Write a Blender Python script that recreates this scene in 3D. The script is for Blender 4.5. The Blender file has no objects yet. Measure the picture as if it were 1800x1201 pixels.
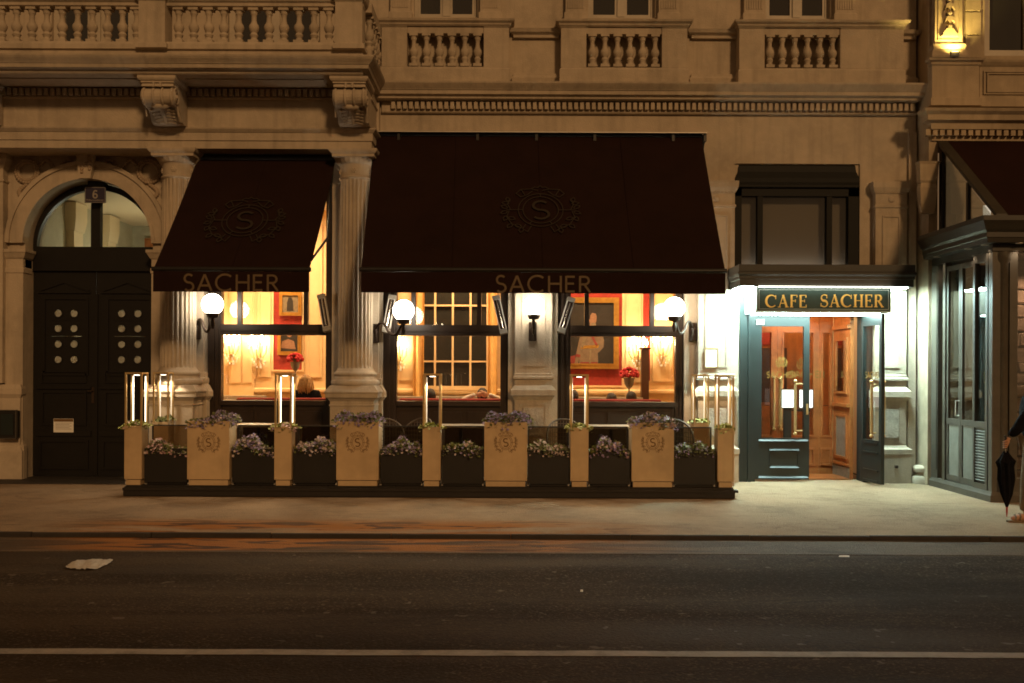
import bpy, math, random
from mathutils import Vector, Matrix, Quaternion
R = math.radians
sc = bpy.context.scene
# ------------------------------------------------------------------ camera, world, sun, exposure
ROLL = 0.25
FPX, DCAM, EYE = 1770.0, 15.0, 1.65
cam_d = bpy.data.cameras.new('camera'); cam = bpy.data.objects.new('camera', cam_d)
sc.collection.objects.link(cam); sc.camera = cam
cam.location = (0, -DCAM, EYE); cam.rotation_euler = (R(90), R(-ROLL), 0)
cam_d.sensor_width = 36; cam_d.lens = 36 * FPX / 1800; cam_d.shift_y = 49.5 / 1800
cam_d.clip_start = 0.1; cam_d.clip_end = 300
w = bpy.data.worlds.new('World'); sc.world = w; w.use_nodes = True
bg = w.node_tree.nodes['Background']
bg.inputs[0].default_value = (1.0, 0.57, 0.27, 1); bg.inputs[1].default_value = 0.15
sun_d = bpy.data.lights.new('street_light_sun', 'SUN'); sun = bpy.data.objects.new('street_light_sun', sun_d)
sc.collection.objects.link(sun)
sun_d.energy = 1.1; sun_d.angle = R(6); sun_d.color = (1.0, 0.575, 0.25)
SUN_DIR = Vector((-0.35, 1.0, -0.45))
sun.rotation_euler = SUN_DIR.to_track_quat('-Z', 'Y').to_euler(); sun.location = (6, -20, 12)
sc.view_settings.view_transform = 'Standard'; sc.view_settings.look = 'None'
sc.view_settings.exposure = 0; sc.view_settings.gamma = 1; sc.view_settings.use_curve_mapping = False
sc.render.engine = 'CYCLES'
sc.cycles.use_denoising = True; sc.cycles.filter_width = 1.75
sc.cycles.max_bounces = 8; sc.cycles.transparent_max_bounces = 16; sc.cycles.sample_clamp_indirect = 4
sc.cycles.caustics_reflective = False; sc.cycles.caustics_refractive = False
C = sc.collection
rnd = random.Random(7)
# photograph pixel (1800 wide) at world depth y  ->  world x / z
def X(px, y=0.0): return (px - 900) * (DCAM + y) / FPX
def Z(py, y=0.0, px=900): return EYE - (py - 650 - (px - 900) * math.sin(R(ROLL))) * (DCAM + y) / FPX

# ------------------------------------------------------------------ materials
def nn(nt, t, **k):
    n = nt.nodes.new(t)
    for a, b in k.items(): setattr(n, a, b)
    return n
def mat(name, col, rough=.7, metal=0.0, var=0.0, scale=3.0, bump=0.0, bscale=60.0, spec=.4, emis=None, estr=0.0, streak=0.0, trans=0.0, speck=0.0, rvar=0.0, tint=None, sscale=140, bdist=.01):
    m = bpy.data.materials.new(name); m.use_nodes = True; nt = m.node_tree; L = nt.links.new
    b = nt.nodes['Principled BSDF']
    b.inputs['Base Color'].default_value = (*col, 1); b.inputs['Roughness'].default_value = rough
    b.inputs['Metallic'].default_value = metal; b.inputs['Specular IOR Level'].default_value = spec
    if emis: b.inputs['Emission Color'].default_value = (*emis, 1); b.inputs['Emission Strength'].default_value = estr
    if var or bump or streak or speck or rvar:
        g = nn(nt, 'ShaderNodeNewGeometry'); src = g.outputs['Position']
        colout = None
        def chain(prev, fac, c2, blend='MIX'):
            mx = nn(nt, 'ShaderNodeMix', data_type='RGBA', blend_type=blend)
            if prev is None: mx.inputs[6].default_value = (*col, 1)
            else: L(prev, mx.inputs[6])
            mx.inputs[7].default_value = (*c2, 1); L(fac, mx.inputs[0]); return mx.outputs[2]
        def noise(s, detail=6, vec=None, lo=.35, hi=.7, amt=1.0, dist=0.0):
            n = nn(nt, 'ShaderNodeTexNoise'); n.inputs['Scale'].default_value = s; n.inputs['Detail'].default_value = detail
            n.inputs['Distortion'].default_value = dist
            L(vec if vec is not None else src, n.inputs['Vector'])
            r = nn(nt, 'ShaderNodeMapRange'); r.inputs[1].default_value = lo; r.inputs[2].default_value = hi; r.inputs[3].default_value = 0; r.inputs[4].default_value = amt
            L(n.outputs['Fac'], r.inputs[0]); return r.outputs[0], n.outputs['Fac']
        if var:
            f, _ = noise(scale, lo=.4, hi=.72, amt=min(1, var * 2)); colout = chain(colout, f, tint or tuple(c * .55 for c in col))
            f, _ = noise(scale * 5.3, lo=.45, hi=.75, amt=min(1, var * 1.2)); colout = chain(colout, f, tuple(min(1, c * 1.25) for c in col))
        if streak:
            mp = nn(nt, 'ShaderNodeMapping'); mp.inputs['Scale'].default_value = (9, 9, .7); L(src, mp.inputs['Vector'])
            f, _ = noise(1.0, vec=mp.outputs[0], lo=.5, hi=.75, amt=streak, detail=8); colout = chain(colout, f, tuple(c * .45 for c in col))
        if speck:
            f, _ = noise(sscale, detail=2, lo=.54, hi=.70, amt=speck); colout = chain(colout, f, tuple(min(1, c * 2.8 + .03) for c in col))
        if colout is not None: L(colout, b.inputs['Base Color'])
        if rvar:
            f, _ = noise(scale * 1.7, lo=.35, hi=.7, amt=rvar)
            a = nn(nt, 'ShaderNodeMath', operation='ADD'); a.inputs[1].default_value = rough - rvar * .5; L(f, a.inputs[0]); L(a.outputs[0], b.inputs['Roughness'])
        if bump:
            _, n = noise(bscale, detail=5); bp = nn(nt, 'ShaderNodeBump'); bp.inputs['Strength'].default_value = bump; bp.inputs['Distance'].default_value = bdist
            L(n, bp.inputs['Height']); L(bp.outputs[0], b.inputs['Normal'])
    return m
def glass(name, tint=(1, 1, 1), base=.05, rough=0.0, dirt=0.0, boost=1.0):
    m = bpy.data.materials.new(name); m.use_nodes = True; nt = m.node_tree; L = nt.links.new
    for n in list(nt.nodes):
        if n.type == 'BSDF_PRINCIPLED': nt.nodes.remove(n)
    out = [n for n in nt.nodes if n.type == 'OUTPUT_MATERIAL'][0]
    tr = nn(nt, 'ShaderNodeBsdfTransparent'); tr.inputs[0].default_value = (*tint, 1)
    gl = nn(nt, 'ShaderNodeBsdfGlossy'); gl.inputs['Roughness'].default_value = rough; gl.inputs[0].default_value = (.95, .95, .95, 1)
    lw = nn(nt, 'ShaderNodeLayerWeight'); lw.inputs[0].default_value = .5
    p = nn(nt, 'ShaderNodeMath', operation='POWER'); p.inputs[1].default_value = 4.0; L(lw.outputs['Facing'], p.inputs[0])
    a = nn(nt, 'ShaderNodeMath', operation='MULTIPLY_ADD'); a.inputs[1].default_value = (1 - base) * boost; a.inputs[2].default_value = base; L(p.outputs[0], a.inputs[0])
    mx = nn(nt, 'ShaderNodeMixShader'); L(a.outputs[0], mx.inputs[0]); L(tr.outputs[0], mx.inputs[1]); L(gl.outputs[0], mx.inputs[2])
    last = mx.outputs[0]
    if dirt:
        df = nn(nt, 'ShaderNodeBsdfDiffuse'); df.inputs[0].default_value = (.5, .48, .42, 1)
        m2 = nn(nt, 'ShaderNodeMixShader'); m2.inputs[0].default_value = dirt; L(last, m2.inputs[1]); L(df.outputs[0], m2.inputs[2]); last = m2.outputs[0]
    L(last, out.inputs[0]); return m
def emit(name, col, s):
    m = bpy.data.materials.new(name); m.use_nodes = True; nt = m.node_tree
    b = nt.nodes['Principled BSDF']; b.inputs['Base Color'].default_value = (.8, .8, .8, 1)
    b.inputs['Emission Color'].default_value = (*col, 1); b.inputs['Emission Strength'].default_value = s; return m

M = {}
M['stone'] = mat('cream_stone', (.48, .40, .30), .85, var=.28, scale=1.8, bump=.5, bscale=45, streak=.40)
M['stone2'] = mat('neighbour_stone', (.44, .35, .24), .85, var=.4, scale=1.1, bump=.35, bscale=50, streak=.4)
M['relief'] = mat('carved_stone', (.40, .31, .22), .9, var=.4, scale=4, bump=.5, bscale=40)
M['rough_stone'] = mat('vermiculated_stone', (.46, .40, .32), .95, var=.4, scale=9, bump=1.0, bscale=28)
M['winframe_up'] = mat('painted_window_frame', (.46, .40, .31), .5, var=.2, scale=4)
M['darkwood'] = mat('dark_brown_window_frame', (.030, .017, .010), .38, var=.3, scale=5, spec=.4)
M['blackwood'] = mat('black_carriage_gate', (.007, .0055, .004), .45, var=.3, scale=6, bump=.1, bscale=30)
M['green'] = mat('dark_green_paint', (.014, .021, .020), .38, var=.2, scale=5, spec=.45)
M['oak'] = mat('varnished_oak', (.38, .125, .034), .35, var=.5, scale=2.5, bump=.12, bscale=90, streak=.5)
M['awning'] = mat('dark_awning_cloth', (.019, .0075, .005), .9, var=.25, scale=2.2, bump=.5, bscale=160, spec=.15)
M['awning_red'] = mat('dark_red_awning_cloth', (.020, .006, .004), .9, var=.3, scale=2.0, bump=.4, bscale=150, spec=.15)
M['gold_print'] = mat('gold_print', (.13, .085, .04), .6, var=.25, scale=8)
M['faint_print'] = mat('faint_print', (.027, .019, .011), .7)
M['brown_print'] = mat('brown_print', (.17, .095, .035), .7, var=.2, scale=20)
M['cream_paint'] = mat('cream_planter_paint', (.52, .38, .22), .55, var=.22, scale=2.2, bump=.12, bscale=140, streak=.15)
M['black_metal'] = mat('black_metal', (.014, .012, .010), .45, var=.3, scale=5)
M['black_board'] = mat('black_platform_board', (.016, .012, .009), .6, var=.4, scale=4, bump=.25, bscale=40)
M['brass'] = mat('brass', (.60, .42, .19), .34, .55, var=.15, scale=9)
M['gold'] = mat('gilt_frame', (.50, .26, .05), .38, .8, var=.3, scale=14, bump=.5, bscale=50)
M['steel'] = mat('brushed_steel', (.60, .56, .50), .42, .25, var=.2, scale=8)
M['iron'] = mat('wrought_iron', (.05, .032, .022), .45, .4, var=.3, scale=12)
M['chrome'] = mat('chrome', (.72, .68, .60), .16, 1.0)
M['globe'] = emit('lit_opal_globe', (1.0, .88, .70), 32.0)
M['soffit'] = emit('lit_soffit_panel', (.68, 1.0, .96), 360.0)
M['spot_warm'] = emit('lit_downlight', (1.0, .80, .55), 30.0)
M['candle'] = emit('lit_candle_bulb', (1.0, .84, .55), 40.0)
M['led'] = emit('lit_led', (1.0, .82, .6), 10.0)
M['glass'] = glass('window_glass', (.96, .96, .94), .022)
M['glass_dark'] = glass('dark_upper_glass', (.35, .34, .32), .09, dirt=.04)
M['glass_kiosk'] = glass('kiosk_glass', (.80, .84, .82), .20, boost=1.0)
M['glass_smoke'] = glass('smoked_trough_glass', (.55, .48, .38), .06)
M['bar_glow_bright'] = emit('bright_bar_glow', (1, .88, .66), 2.6)  # glow that stands in for lamplight on the lantern bars
M['bar_glow_dim'] = emit('dim_bar_glow', (1, .80, .52), .5)
M['sill_fill'] = emit('added_sill_fill', (1, .93, .8), 7.0)  # emitter added to brighten the blind, not a known fitting
M['plate_white'] = mat('worn_enamel_white', (.30, .27, .23), .5)
M['led_cool'] = emit('lit_sign_strip', (1, .95, .80), 14.0)
M['frost'] = mat('frosted_porthole_glass', (.62, .52, .36), .5)
M['crystal'] = mat('crystal', (.85, .85, .8), .05, spec=1.0)
M['yellow_wall'] = mat('yellow_panelled_wall', (.74, .52, .27), .6, var=.15, scale=3)
M['red_wall'] = mat('red_damask_wall', (.30, .022, .010), .75, var=.35, scale=18)
M['red_cloth'] = mat('red_velvet', (.22, .014, .009), .85, var=.3, scale=9)
M['cream_in'] = mat('cream_ceiling', (.72, .58, .38), .7)
M['floor_in'] = mat('parquet', (.20, .10, .04), .4, var=.3, scale=4)
M['curtain'] = mat('yellow_curtain', (.70, .42, .14), .8, var=.2, scale=6)
M['white_paper'] = mat('white_paper', (.78, .76, .70), .7, var=.05, scale=5)
M['glass_gold'] = mat('gilt_glass_lettering', (.20, .11, .02), .5)
M['screen'] = emit('lit_menu_sheet', (1.0, .96, .88), 1.1)
M['ink'] = mat('ink', (.06, .05, .045), .7)
M['sign_green'] = mat('sign_panel', (.018, .050, .046), .4, var=.15, scale=6)
M['sign_gold'] = mat('sign_gold_leaf', (.85, .60, .16), .45, .1, var=.2, scale=25)
M['sign_edge'] = mat('sign_border', (.42, .50, .46), .5)
M['leaf'] = mat('planter_leaves', (.14, .155, .045), .6, var=.5, scale=25)
M['leaf_l'] = mat('light_green_leaves', (.26, .27, .07), .6, var=.4, scale=25)
M['fl_purple'] = mat('purple_blossoms', (.27, .21, .36), .7, var=.4, scale=40)
M['fl_pink'] = mat('pink_blossoms', (.50, .33, .33), .7, var=.45, scale=40)
M['fl_pale'] = mat('pale_blossoms', (.52, .42, .40), .7, var=.4, scale=40)
M['fl_red'] = mat('red_roses', (.42, .008, .012), .7, var=.5, scale=40)
M['soil'] = mat('soil', (.03, .02, .012), .95)
M['cane'] = mat('cream_woven_cane', (.12, .095, .07), .6, var=.2, scale=30)
M['marble'] = mat('pale_table_top', (.34, .30, .24), .35, var=.2, scale=6)
M['skin'] = mat('skin', (.50, .27, .17), .55)
M['hair_dark'] = mat('dark_hair', (.020, .012, .008), .6, bump=.8, bscale=120)
M['hair_blond'] = mat('blond_hair', (.40, .22, .075), .6, var=.5, scale=30, bump=.8, bscale=120)
M['cl_black'] = mat('black_cloth', (.008, .008, .010), .95, spec=.1, var=.4, scale=12, bump=.3, bscale=30)
M['cl_white'] = mat('white_shirt', (.62, .57, .50), .8, var=.15, scale=8)
M['cl_khaki'] = mat('khaki_trousers', (.23, .155, .085), .85, var=.3, scale=9, bump=.4, bscale=22)
M['cl_brown'] = mat('brown_jumper', (.09, .05, .03), .85)
M['tan_leather'] = mat('tan_leather', (.20, .13, .07), .6, var=.3, scale=20)
M['tip_red'] = mat('red_ferrule', (.35, .03, .015), .4)
M['stonewall'] = mat('rough_brown_stone', (.30, .17, .11), .9, var=.5, scale=5, bump=1.0, bscale=22)
M['mortar'] = mat('mortar', (.10, .065, .045), .95)
M['litter'] = mat('white_litter', (.52, .47, .40), .8, var=.25, scale=20, bump=.4, bscale=40)
M['plaster_hall'] = mat('pale_passage_plaster', (.50, .46, .34), .8, var=.2, scale=2)
M['blue_enamel'] = mat('dark_blue_enamel', (.035, .030, .055), .35)
M['grey_paint'] = mat('greygreen_painted_metal', (.085, .074, .058), .45, var=.3, scale=4, spec=.4)
M['kiosk_dark'] = mat('dark_bronze_cornice', (.035, .030, .022), .45, var=.3, scale=4)
M['canvas_dark'] = mat('dark_oil_canvas', (.022, .017, .012), .5, var=.5, scale=7)
M['canvas_tan'] = mat('tan_engraving', (.20, .15, .085), .6, var=.5, scale=25)
M['paint_white'] = mat('painted_white_coat', (.17, .115, .07), .6, var=.3, scale=18)
M['paint_skin'] = mat('painted_face', (.26, .13, .07), .6, var=.3, scale=30)
M['paint_red'] = mat('painted_red', (.20, .03, .02), .6, var=.3, scale=18)
M['road_white'] = mat('worn_white_road_paint', (.34, .30, .25), .75, var=.45, scale=7, bump=.3, bscale=60)
M['kerb'] = mat('granite_kerb', (.035, .028, .022), .7, var=.4, scale=6, bump=.3, bscale=70)

# ------------------------------------------------------------------ mesh builder
class MB:
    def __init__(s): s.v = []; s.f = []
    def add(s, vs, fs):
        n = len(s.v); s.v += [tuple(p) for p in vs]; s.f += [tuple(i + n for i in f) for f in fs]; return s
    def box(s, x0, x1, y0, y1, z0, z1):
        if x0 > x1: x0, x1 = x1, x0
        if y0 > y1: y0, y1 = y1, y0
        if z0 > z1: z0, z1 = z1, z0
        return s.add([(x0,y0,z0),(x1,y0,z0),(x1,y1,z0),(x0,y1,z0),(x0,y0,z1),(x1,y0,z1),(x1,y1,z1),(x0,y1,z1)],
                     [(0,3,2,1),(4,5,6,7),(0,1,5,4),(1,2,6,5),(2,3,7,6),(3,0,4,7)])
    def obox(s, c, ux, uy, uz, hx, hy, hz):
        c = Vector(c); ux = Vector(ux).normalized() * hx; uy = Vector(uy).normalized() * hy; uz = Vector(uz).normalized() * hz
        vs = [c + a * ux + b * uy + d * uz for d in (-1, 1) for a, b in ((-1,-1),(1,-1),(1,1),(-1,1))]
        return s.add(vs, [(0,3,2,1),(4,5,6,7),(0,1,5,4),(1,2,6,5),(2,3,7,6),(3,0,4,7)])
    def loft(s, x0, x1, y0, y1, layers, l=1, r=1, f=1, b=0):   # mitred moulding round a rectangle: layers (outset, z)
        vs = []; fs = []
        for e, z in layers:
            vs += [(x0-e*l, y0-e*f, z), (x1+e*r, y0-e*f, z), (x1+e*r, y1+e*b, z), (x0-e*l, y1+e*b, z)]
        for i in range(len(layers) - 1):
            a = 4*i
            for k in range(4):
                fs.append((a+k, a+(k+1) % 4, a+4+(k+1) % 4, a+4+k))
        fs += [(3,2,1,0), tuple(range(len(vs)-4, len(vs)))]
        return s.add(vs, fs)
    def lathe(s, cx, cy, prof, seg=24, flute=None, caps=True):
        vs = []; fs = []; n = len(prof)
        for r, z in prof:
            for k in range(seg):
                a = 2*math.pi*k/seg; rr = r*(flute(a, z) if flute else 1); vs.append((cx+rr*math.cos(a), cy+rr*math.sin(a), z))
        for i in range(n-1):
            for k in range(seg):
                k2 = (k+1) % seg; fs.append((i*seg+k, i*seg+k2, (i+1)*seg+k2, (i+1)*seg+k))
        if caps: fs += [tuple(range(seg-1, -1, -1)), tuple(range((n-1)*seg, n*seg))]
        return s.add(vs, fs)
    def tube(s, path, r, seg=8, closed=False):
        P = [Vector(p) for p in path]; n = len(P); vs = []; fs = []
        rs = r if isinstance(r, (list, tuple)) else [r]*n
        up = None
        for i in range(n):
            t = (P[(i+1) % n] - P[i-1]) if closed else (P[min(i+1, n-1)] - P[max(i-1, 0)])
            t.normalize()
            if up is None:
                up = Vector((0,0,1)) if abs(t.z) < .9 else Vector((1,0,0))
            up = (up - t*up.dot(t)).normalized(); q = t.cross(up)
            for k in range(seg):
                a = 2*math.pi*k/seg; vs.append(P[i] + (up*math.cos(a) + q*math.sin(a))*rs[i])
        m = n if closed else n-1
        for i in range(m):
            j = (i+1) % n
            for k in range(seg):
                k2 = (k+1) % seg; fs.append((i*seg+k, i*seg+k2, j*seg+k2, j*seg+k))
        if not closed: fs += [tuple(range(seg-1,-1,-1)), tuple(range((n-1)*seg, n*seg))]
        return s.add(vs, fs)
    def sphere(s, c, r, seg=16, rings=10):
        rx, ry, rz = r if isinstance(r, (list, tuple)) else (r, r, r)
        vs = [(c[0], c[1], c[2]+rz)]; fs = []
        for i in range(1, rings):
            p = math.pi*i/rings
            for k in range(seg):
                a = 2*math.pi*k/seg; vs.append((c[0]+rx*math.sin(p)*math.cos(a), c[1]+ry*math.sin(p)*math.sin(a), c[2]+rz*math.cos(p)))
        vs.append((c[0], c[1], c[2]-rz)); last = len(vs)-1
        for k in range(seg): fs.append((0, 1+k, 1+(k+1) % seg))
        for i in range(rings-2):
            for k in range(seg):
                a = 1+i*seg; fs.append((a+k, a+seg+k, a+seg+(k+1) % seg, a+(k+1) % seg))
        a = 1+(rings-2)*seg
        for k in range(seg): fs.append((a+k, last, a+(k+1) % seg))
        return s.add(vs, fs)
    def ext(s, poly, O, U, V, N, t):      # extrude a 2-D polygon (u,v) placed at O along N by t
        O, U, V, N = Vector(O), Vector(U), Vector(V), Vector(N); n = len(poly)
        a = [O + U*u + V*v for u, v in poly]; b = [p + N*t for p in a]
        fs = [tuple(range(n-1, -1, -1)), tuple(range(n, 2*n))] + [(i, (i+1) % n, n+(i+1) % n, n+i) for i in range(n)]
        return s.add(a+b, fs)
    def ribbon(s, pts, wd, O, U, V, N, t, closed=False):   # a flat stroke of width wd (scalar or list) in plane (U,V), raised t along N
        O, U, V, N = Vector(O), Vector(U), Vector(V), Vector(N); n = len(pts)
        ws = wd if isinstance(wd, (list, tuple)) else [wd]*n
        vs = []; fs = []
        for i in range(n):
            p0 = pts[i-1] if (i > 0 or closed) else pts[i]; p1 = pts[(i+1) % n] if (i < n-1 or closed) else pts[i]
            d = Vector((p1[0]-p0[0], p1[1]-p0[1])); d = d.normalized() if d.length > 1e-9 else Vector((1,0))
            k = 1.0
            if 0 < i < n-1:
                d1 = Vector((pts[i][0]-pts[i-1][0], pts[i][1]-pts[i-1][1])); 
                if d1.length > 1e-9: k = 1/max(.5, abs(d1.normalized().dot(d)))
            nx, ny = -d.y*ws[i]*.5*k, d.x*ws[i]*.5*k
            for sgn in (1, -1):
                q = O + U*(pts[i][0]+sgn*nx) + V*(pts[i][1]+sgn*ny); vs += [q, q+N*t]
        m = n if closed else n-1
        for i in range(m):
            a = 4*i; b = 4*((i+1) % n)
            fs += [(a+1, a+3, b+3, b+1), (a, b, b+2, a+2), (a, a+1, b+1, b), (a+2, b+2, b+3, a+3)]
        if not closed: fs += [(0,2,3,1), (4*n-4, 4*n-3, 4*n-1, 4*n-2)]
        return s.add(vs, fs)
def O(name, mb, m, parent=None, smooth=False, label=None, cat=None, group=None, kind=None):
    me = bpy.data.meshes.new(name); me.from_pydata(mb.v, [], mb.f); me.materials.append(M[m] if isinstance(m, str) else m)
    if smooth:
        me.polygons.foreach_set('use_smooth', [True]*len(me.polygons)); me.set_sharp_from_angle(angle=R(38))
    me.update()
    return link(name, me, parent, label, cat, group, kind)
def link(name, me, parent=None, label=None, cat=None, group=None, kind=None):
    o = bpy.data.objects.new(name, me); C.objects.link(o); par(o, parent); tag(o, label, cat, group, kind); return o
def par(o, p):
    if p is None: return
    o.parent = p
    # parents here are either meshes at the origin or Empties at a thing's base
    o.matrix_parent_inverse = Matrix.LocRotScale(p.location, p.rotation_euler, p.scale).inverted()
def tag(o, label=None, cat=None, group=None, kind=None):
    if label: o['label'] = label
    if cat: o['category'] = cat
    if group: o['group'] = group
    if kind: o['kind'] = kind
    return o
def E(name, loc, label=None, cat=None, group=None, parent=None):
    o = bpy.data.objects.new(name, None); C.objects.link(o); o.location = loc; o.empty_display_size = .1
    par(o, parent); return tag(o, label, cat, group)
def dup(root, delta, label=None, parent=None):
    r = root.copy(); C.objects.link(r); r.location = Vector(root.location) + Vector(delta)
    if label: r['label'] = label
    for ch in root.children:
        c = ch.copy(); C.objects.link(c); c.parent = r
        for g in ch.children:
            d = g.copy(); C.objects.link(d); d.parent = c
    return r
def B(*a): return MB().box(*a)
def wallgrid(x0, x1, z0, z1, y0, y1, ops):
    xs = sorted({x0, x1, *[v for o in ops for v in o[:2] if x0 < v < x1]}); zs = sorted({z0, z1, *[v for o in ops for v in o[2:] if z0 < v < z1]})
    mb = MB()
    for i in range(len(xs)-1):
        run = None
        for j in range(len(zs)-1):
            cx, cz = (xs[i]+xs[i+1])/2, (zs[j]+zs[j+1])/2
            solid = not any(o[0] < cx < o[1] and o[2] < cz < o[3] for o in ops)
            if solid and run is None: run = zs[j]
            if run is not None and (not solid or j == len(zs)-2):
                mb.box(xs[i], xs[i+1], y0, y1, run, zs[j+1] if solid else zs[j]); run = None
    return mb
def ring(mb, cx, cz, r0, r1, y0, y1, a0=0, a1=180, n=40):
    vs = []; fs = []
    for i in range(n+1):
        a = R(a0 + (a1-a0)*i/n); c, s_ = math.cos(a), math.sin(a)
        vs += [(cx+r0*c, y0, cz+r0*s_), (cx+r1*c, y0, cz+r1*s_), (cx+r1*c, y1, cz+r1*s_), (cx+r0*c, y1, cz+r0*s_)]
    for i in range(n):
        a = 4*i
        for k in range(4): fs.append((a+k, a+4+k, a+4+(k+1) % 4, a+(k+1) % 4))
    fs += [(0,1,2,3), (4*n, 4*n+3, 4*n+2, 4*n+1)]
    return mb.add(vs, fs)
def frame_xz(x0, x1, z0, z1, y0, y1, t, tb=None):
    tb = t if tb is None else tb
    return MB().box(x0, x0+t, y0, y1, z0, z1).box(x1-t, x1, y0, y1, z0, z1).box(x0+t, x1-t, y0, y1, z1-t, z1).box(x0+t, x1-t, y0, y1, z0, z0+tb)

# ------------------------------------------------------------------ lettering (own stroke alphabet) and crest
def arc(cx, cy, rx, ry, a0, a1, n=14): return [(cx+rx*math.cos(R(a0+(a1-a0)*i/n)), cy+ry*math.sin(R(a0+(a1-a0)*i/n))) for i in range(n+1)]
S_PATH = arc(.29, .745, .235, .245, 38, 270, 14)[:-1] + arc(.29, .25, .255, .25, 90, -142, 15)
LET = {'S': (.58, [S_PATH]), 'A': (.80, [[(0,0),(.38,1)], [(.38,1),(.76,0)], [(.14,.32),(.62,.32)]]),
       'C': (.90, [arc(.5,.5,.5,.5,48,312,24)]), 'H': (.74, [[(0.04,0),(.04,1)], [(.70,0),(.70,1)], [(.04,.52),(.70,.52)]]),
       'E': (.56, [[(.04,0),(.04,1)], [(.04,.95),(.52,.95)], [(.04,.53),(.48,.53)], [(.04,.05),(.52,.05)]]),
       'F': (.52, [[(.04,0),(.04,1)], [(.04,.95),(.52,.95)], [(.04,.53),(.46,.53)]]),
       'R': (.62, [[(.04,0),(.04,1)], [(.04,.95),(.28,.95)] + arc(.30,.72,.23,.23,90,-90,10) + [(.28,.49),(.04,.49)], [(.28,.49),(.60,0)]])}
def word(mb, txt, x0, z0, h, wd, O_, U, V, N, t, gap=.17, xs=1.0):
    x = x0
    for ch in txt:
        if ch == ' ': x += .5*h; continue
        adv, st = LET[ch]
        for k, s_ in enumerate(st):
            mb.ribbon([(x+p[0]*h*xs, z0+p[1]*h) for p in s_], wd, O_, U, V, N, t + .0004*k)
        x += (adv*xs+gap)*h
    return x - gap*h
def word_w(txt, h, gap=.17, xs=1.0): return sum(.5*h if c == ' ' else (LET[c][0]*xs+gap)*h for c in txt) - gap*h
def serif_word(mb, txt, x0, z0, h, O_, U, V, N, t, gap=.2, space=.75):
    K, T = .155, .06
    x = x0; e = .0005
    def put(pts, wd, k=0): mb.ribbon([(x+p[0]*h, z0+p[1]*h) for p in pts], [q*h for q in wd] if isinstance(wd, list) else wd*h, O_, U, V, N, t+e*k)
    def serif(cx, top, wdt=.26): put([(cx-wdt/2, 1-T/2 if top else T/2), (cx+wdt/2, 1-T/2 if top else T/2)], T, 3)
    for ch in txt:
        if ch == ' ': x += space*h; continue
        if ch == 'C':
            p = arc(.46,.5,.42,.47,45,315,28); wl = [T+(K-T)*max(0, -math.cos(R(45+270*i/28)))**.8+.02 for i in range(29)]; put(p, wl); put([(.79,.66),(.79,.97)], T, 1); adv = .86
        elif ch == 'S':
            p = S_PATH; n = len(p); wl = [T+(K-T)*math.exp(-((i/(n-1)-.5)/.16)**2)+.015 for i in range(n)]; put([(a*.98+.02, .02+b*.96) for a, b in p], wl); put([(.51,.70),(.51,.97)], T, 1); put([(.05,.03),(.05,.30)], T, 2); adv = .60
        elif ch == 'A':
            put([(.10,0),(.41,1)], T); put([(.39,1),(.70,0)], K, 1); put([(.2,.33),(.6,.33)], T, 2); serif(.10,False,.22); serif(.70,False,.28); adv = .82
        elif ch in 'EF':
            put([(.13,0),(.13,1)], K); put([(.05,.97),(.56,.97)], T, 1); put([(.13,.52),(.44,.52)], T, 1); put([(.555,.80),(.555,1)], T, 2); put([(.44,.41),(.44,.63)], T, 2)
            if ch == 'E': put([(.05,.03),(.58,.03)], T, 1); put([(.575,0),(.575,.22)], T, 2); adv = .64
            else: serif(.13, False); adv = .60
        elif ch == 'H':
            for c in (.13, .63): put([(c,0),(c,1)], K); serif(c, True); serif(c, False)
            put([(.13,.52),(.63,.52)], T, 1); adv = .76
        elif ch == 'R':
            put([(.13,0),(.13,1)], K); serif(.13, False)
            put([(.05,.97),(.34,.97)] + arc(.34,.74,.2,.23,90,-90,10) + [(.13,.51)], [T, T] + [T+(K-T)*math.sin(math.pi*i/10) for i in range(11)] + [T], 1)
            put([(.33,.51),(.66,0)], K*.9, 2); serif(.66, False, .2); adv = .74
        x += (adv+gap*.6)*h
    return x
def leafloop(x, y, ang, ln, wd):
    a = R(ang); ca, sa = math.cos(a), math.sin(a)
    pts = [(ln*t, wd*math.sin(math.pi*t)*s_) for s_, ts in ((1, [i/6 for i in range(7)]), (-1, [1-i/6 for i in range(1, 7)])) for t in ts]
    return [(x+u*ca-v*sa, y+u*sa+v*ca) for u, v in pts]
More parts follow.
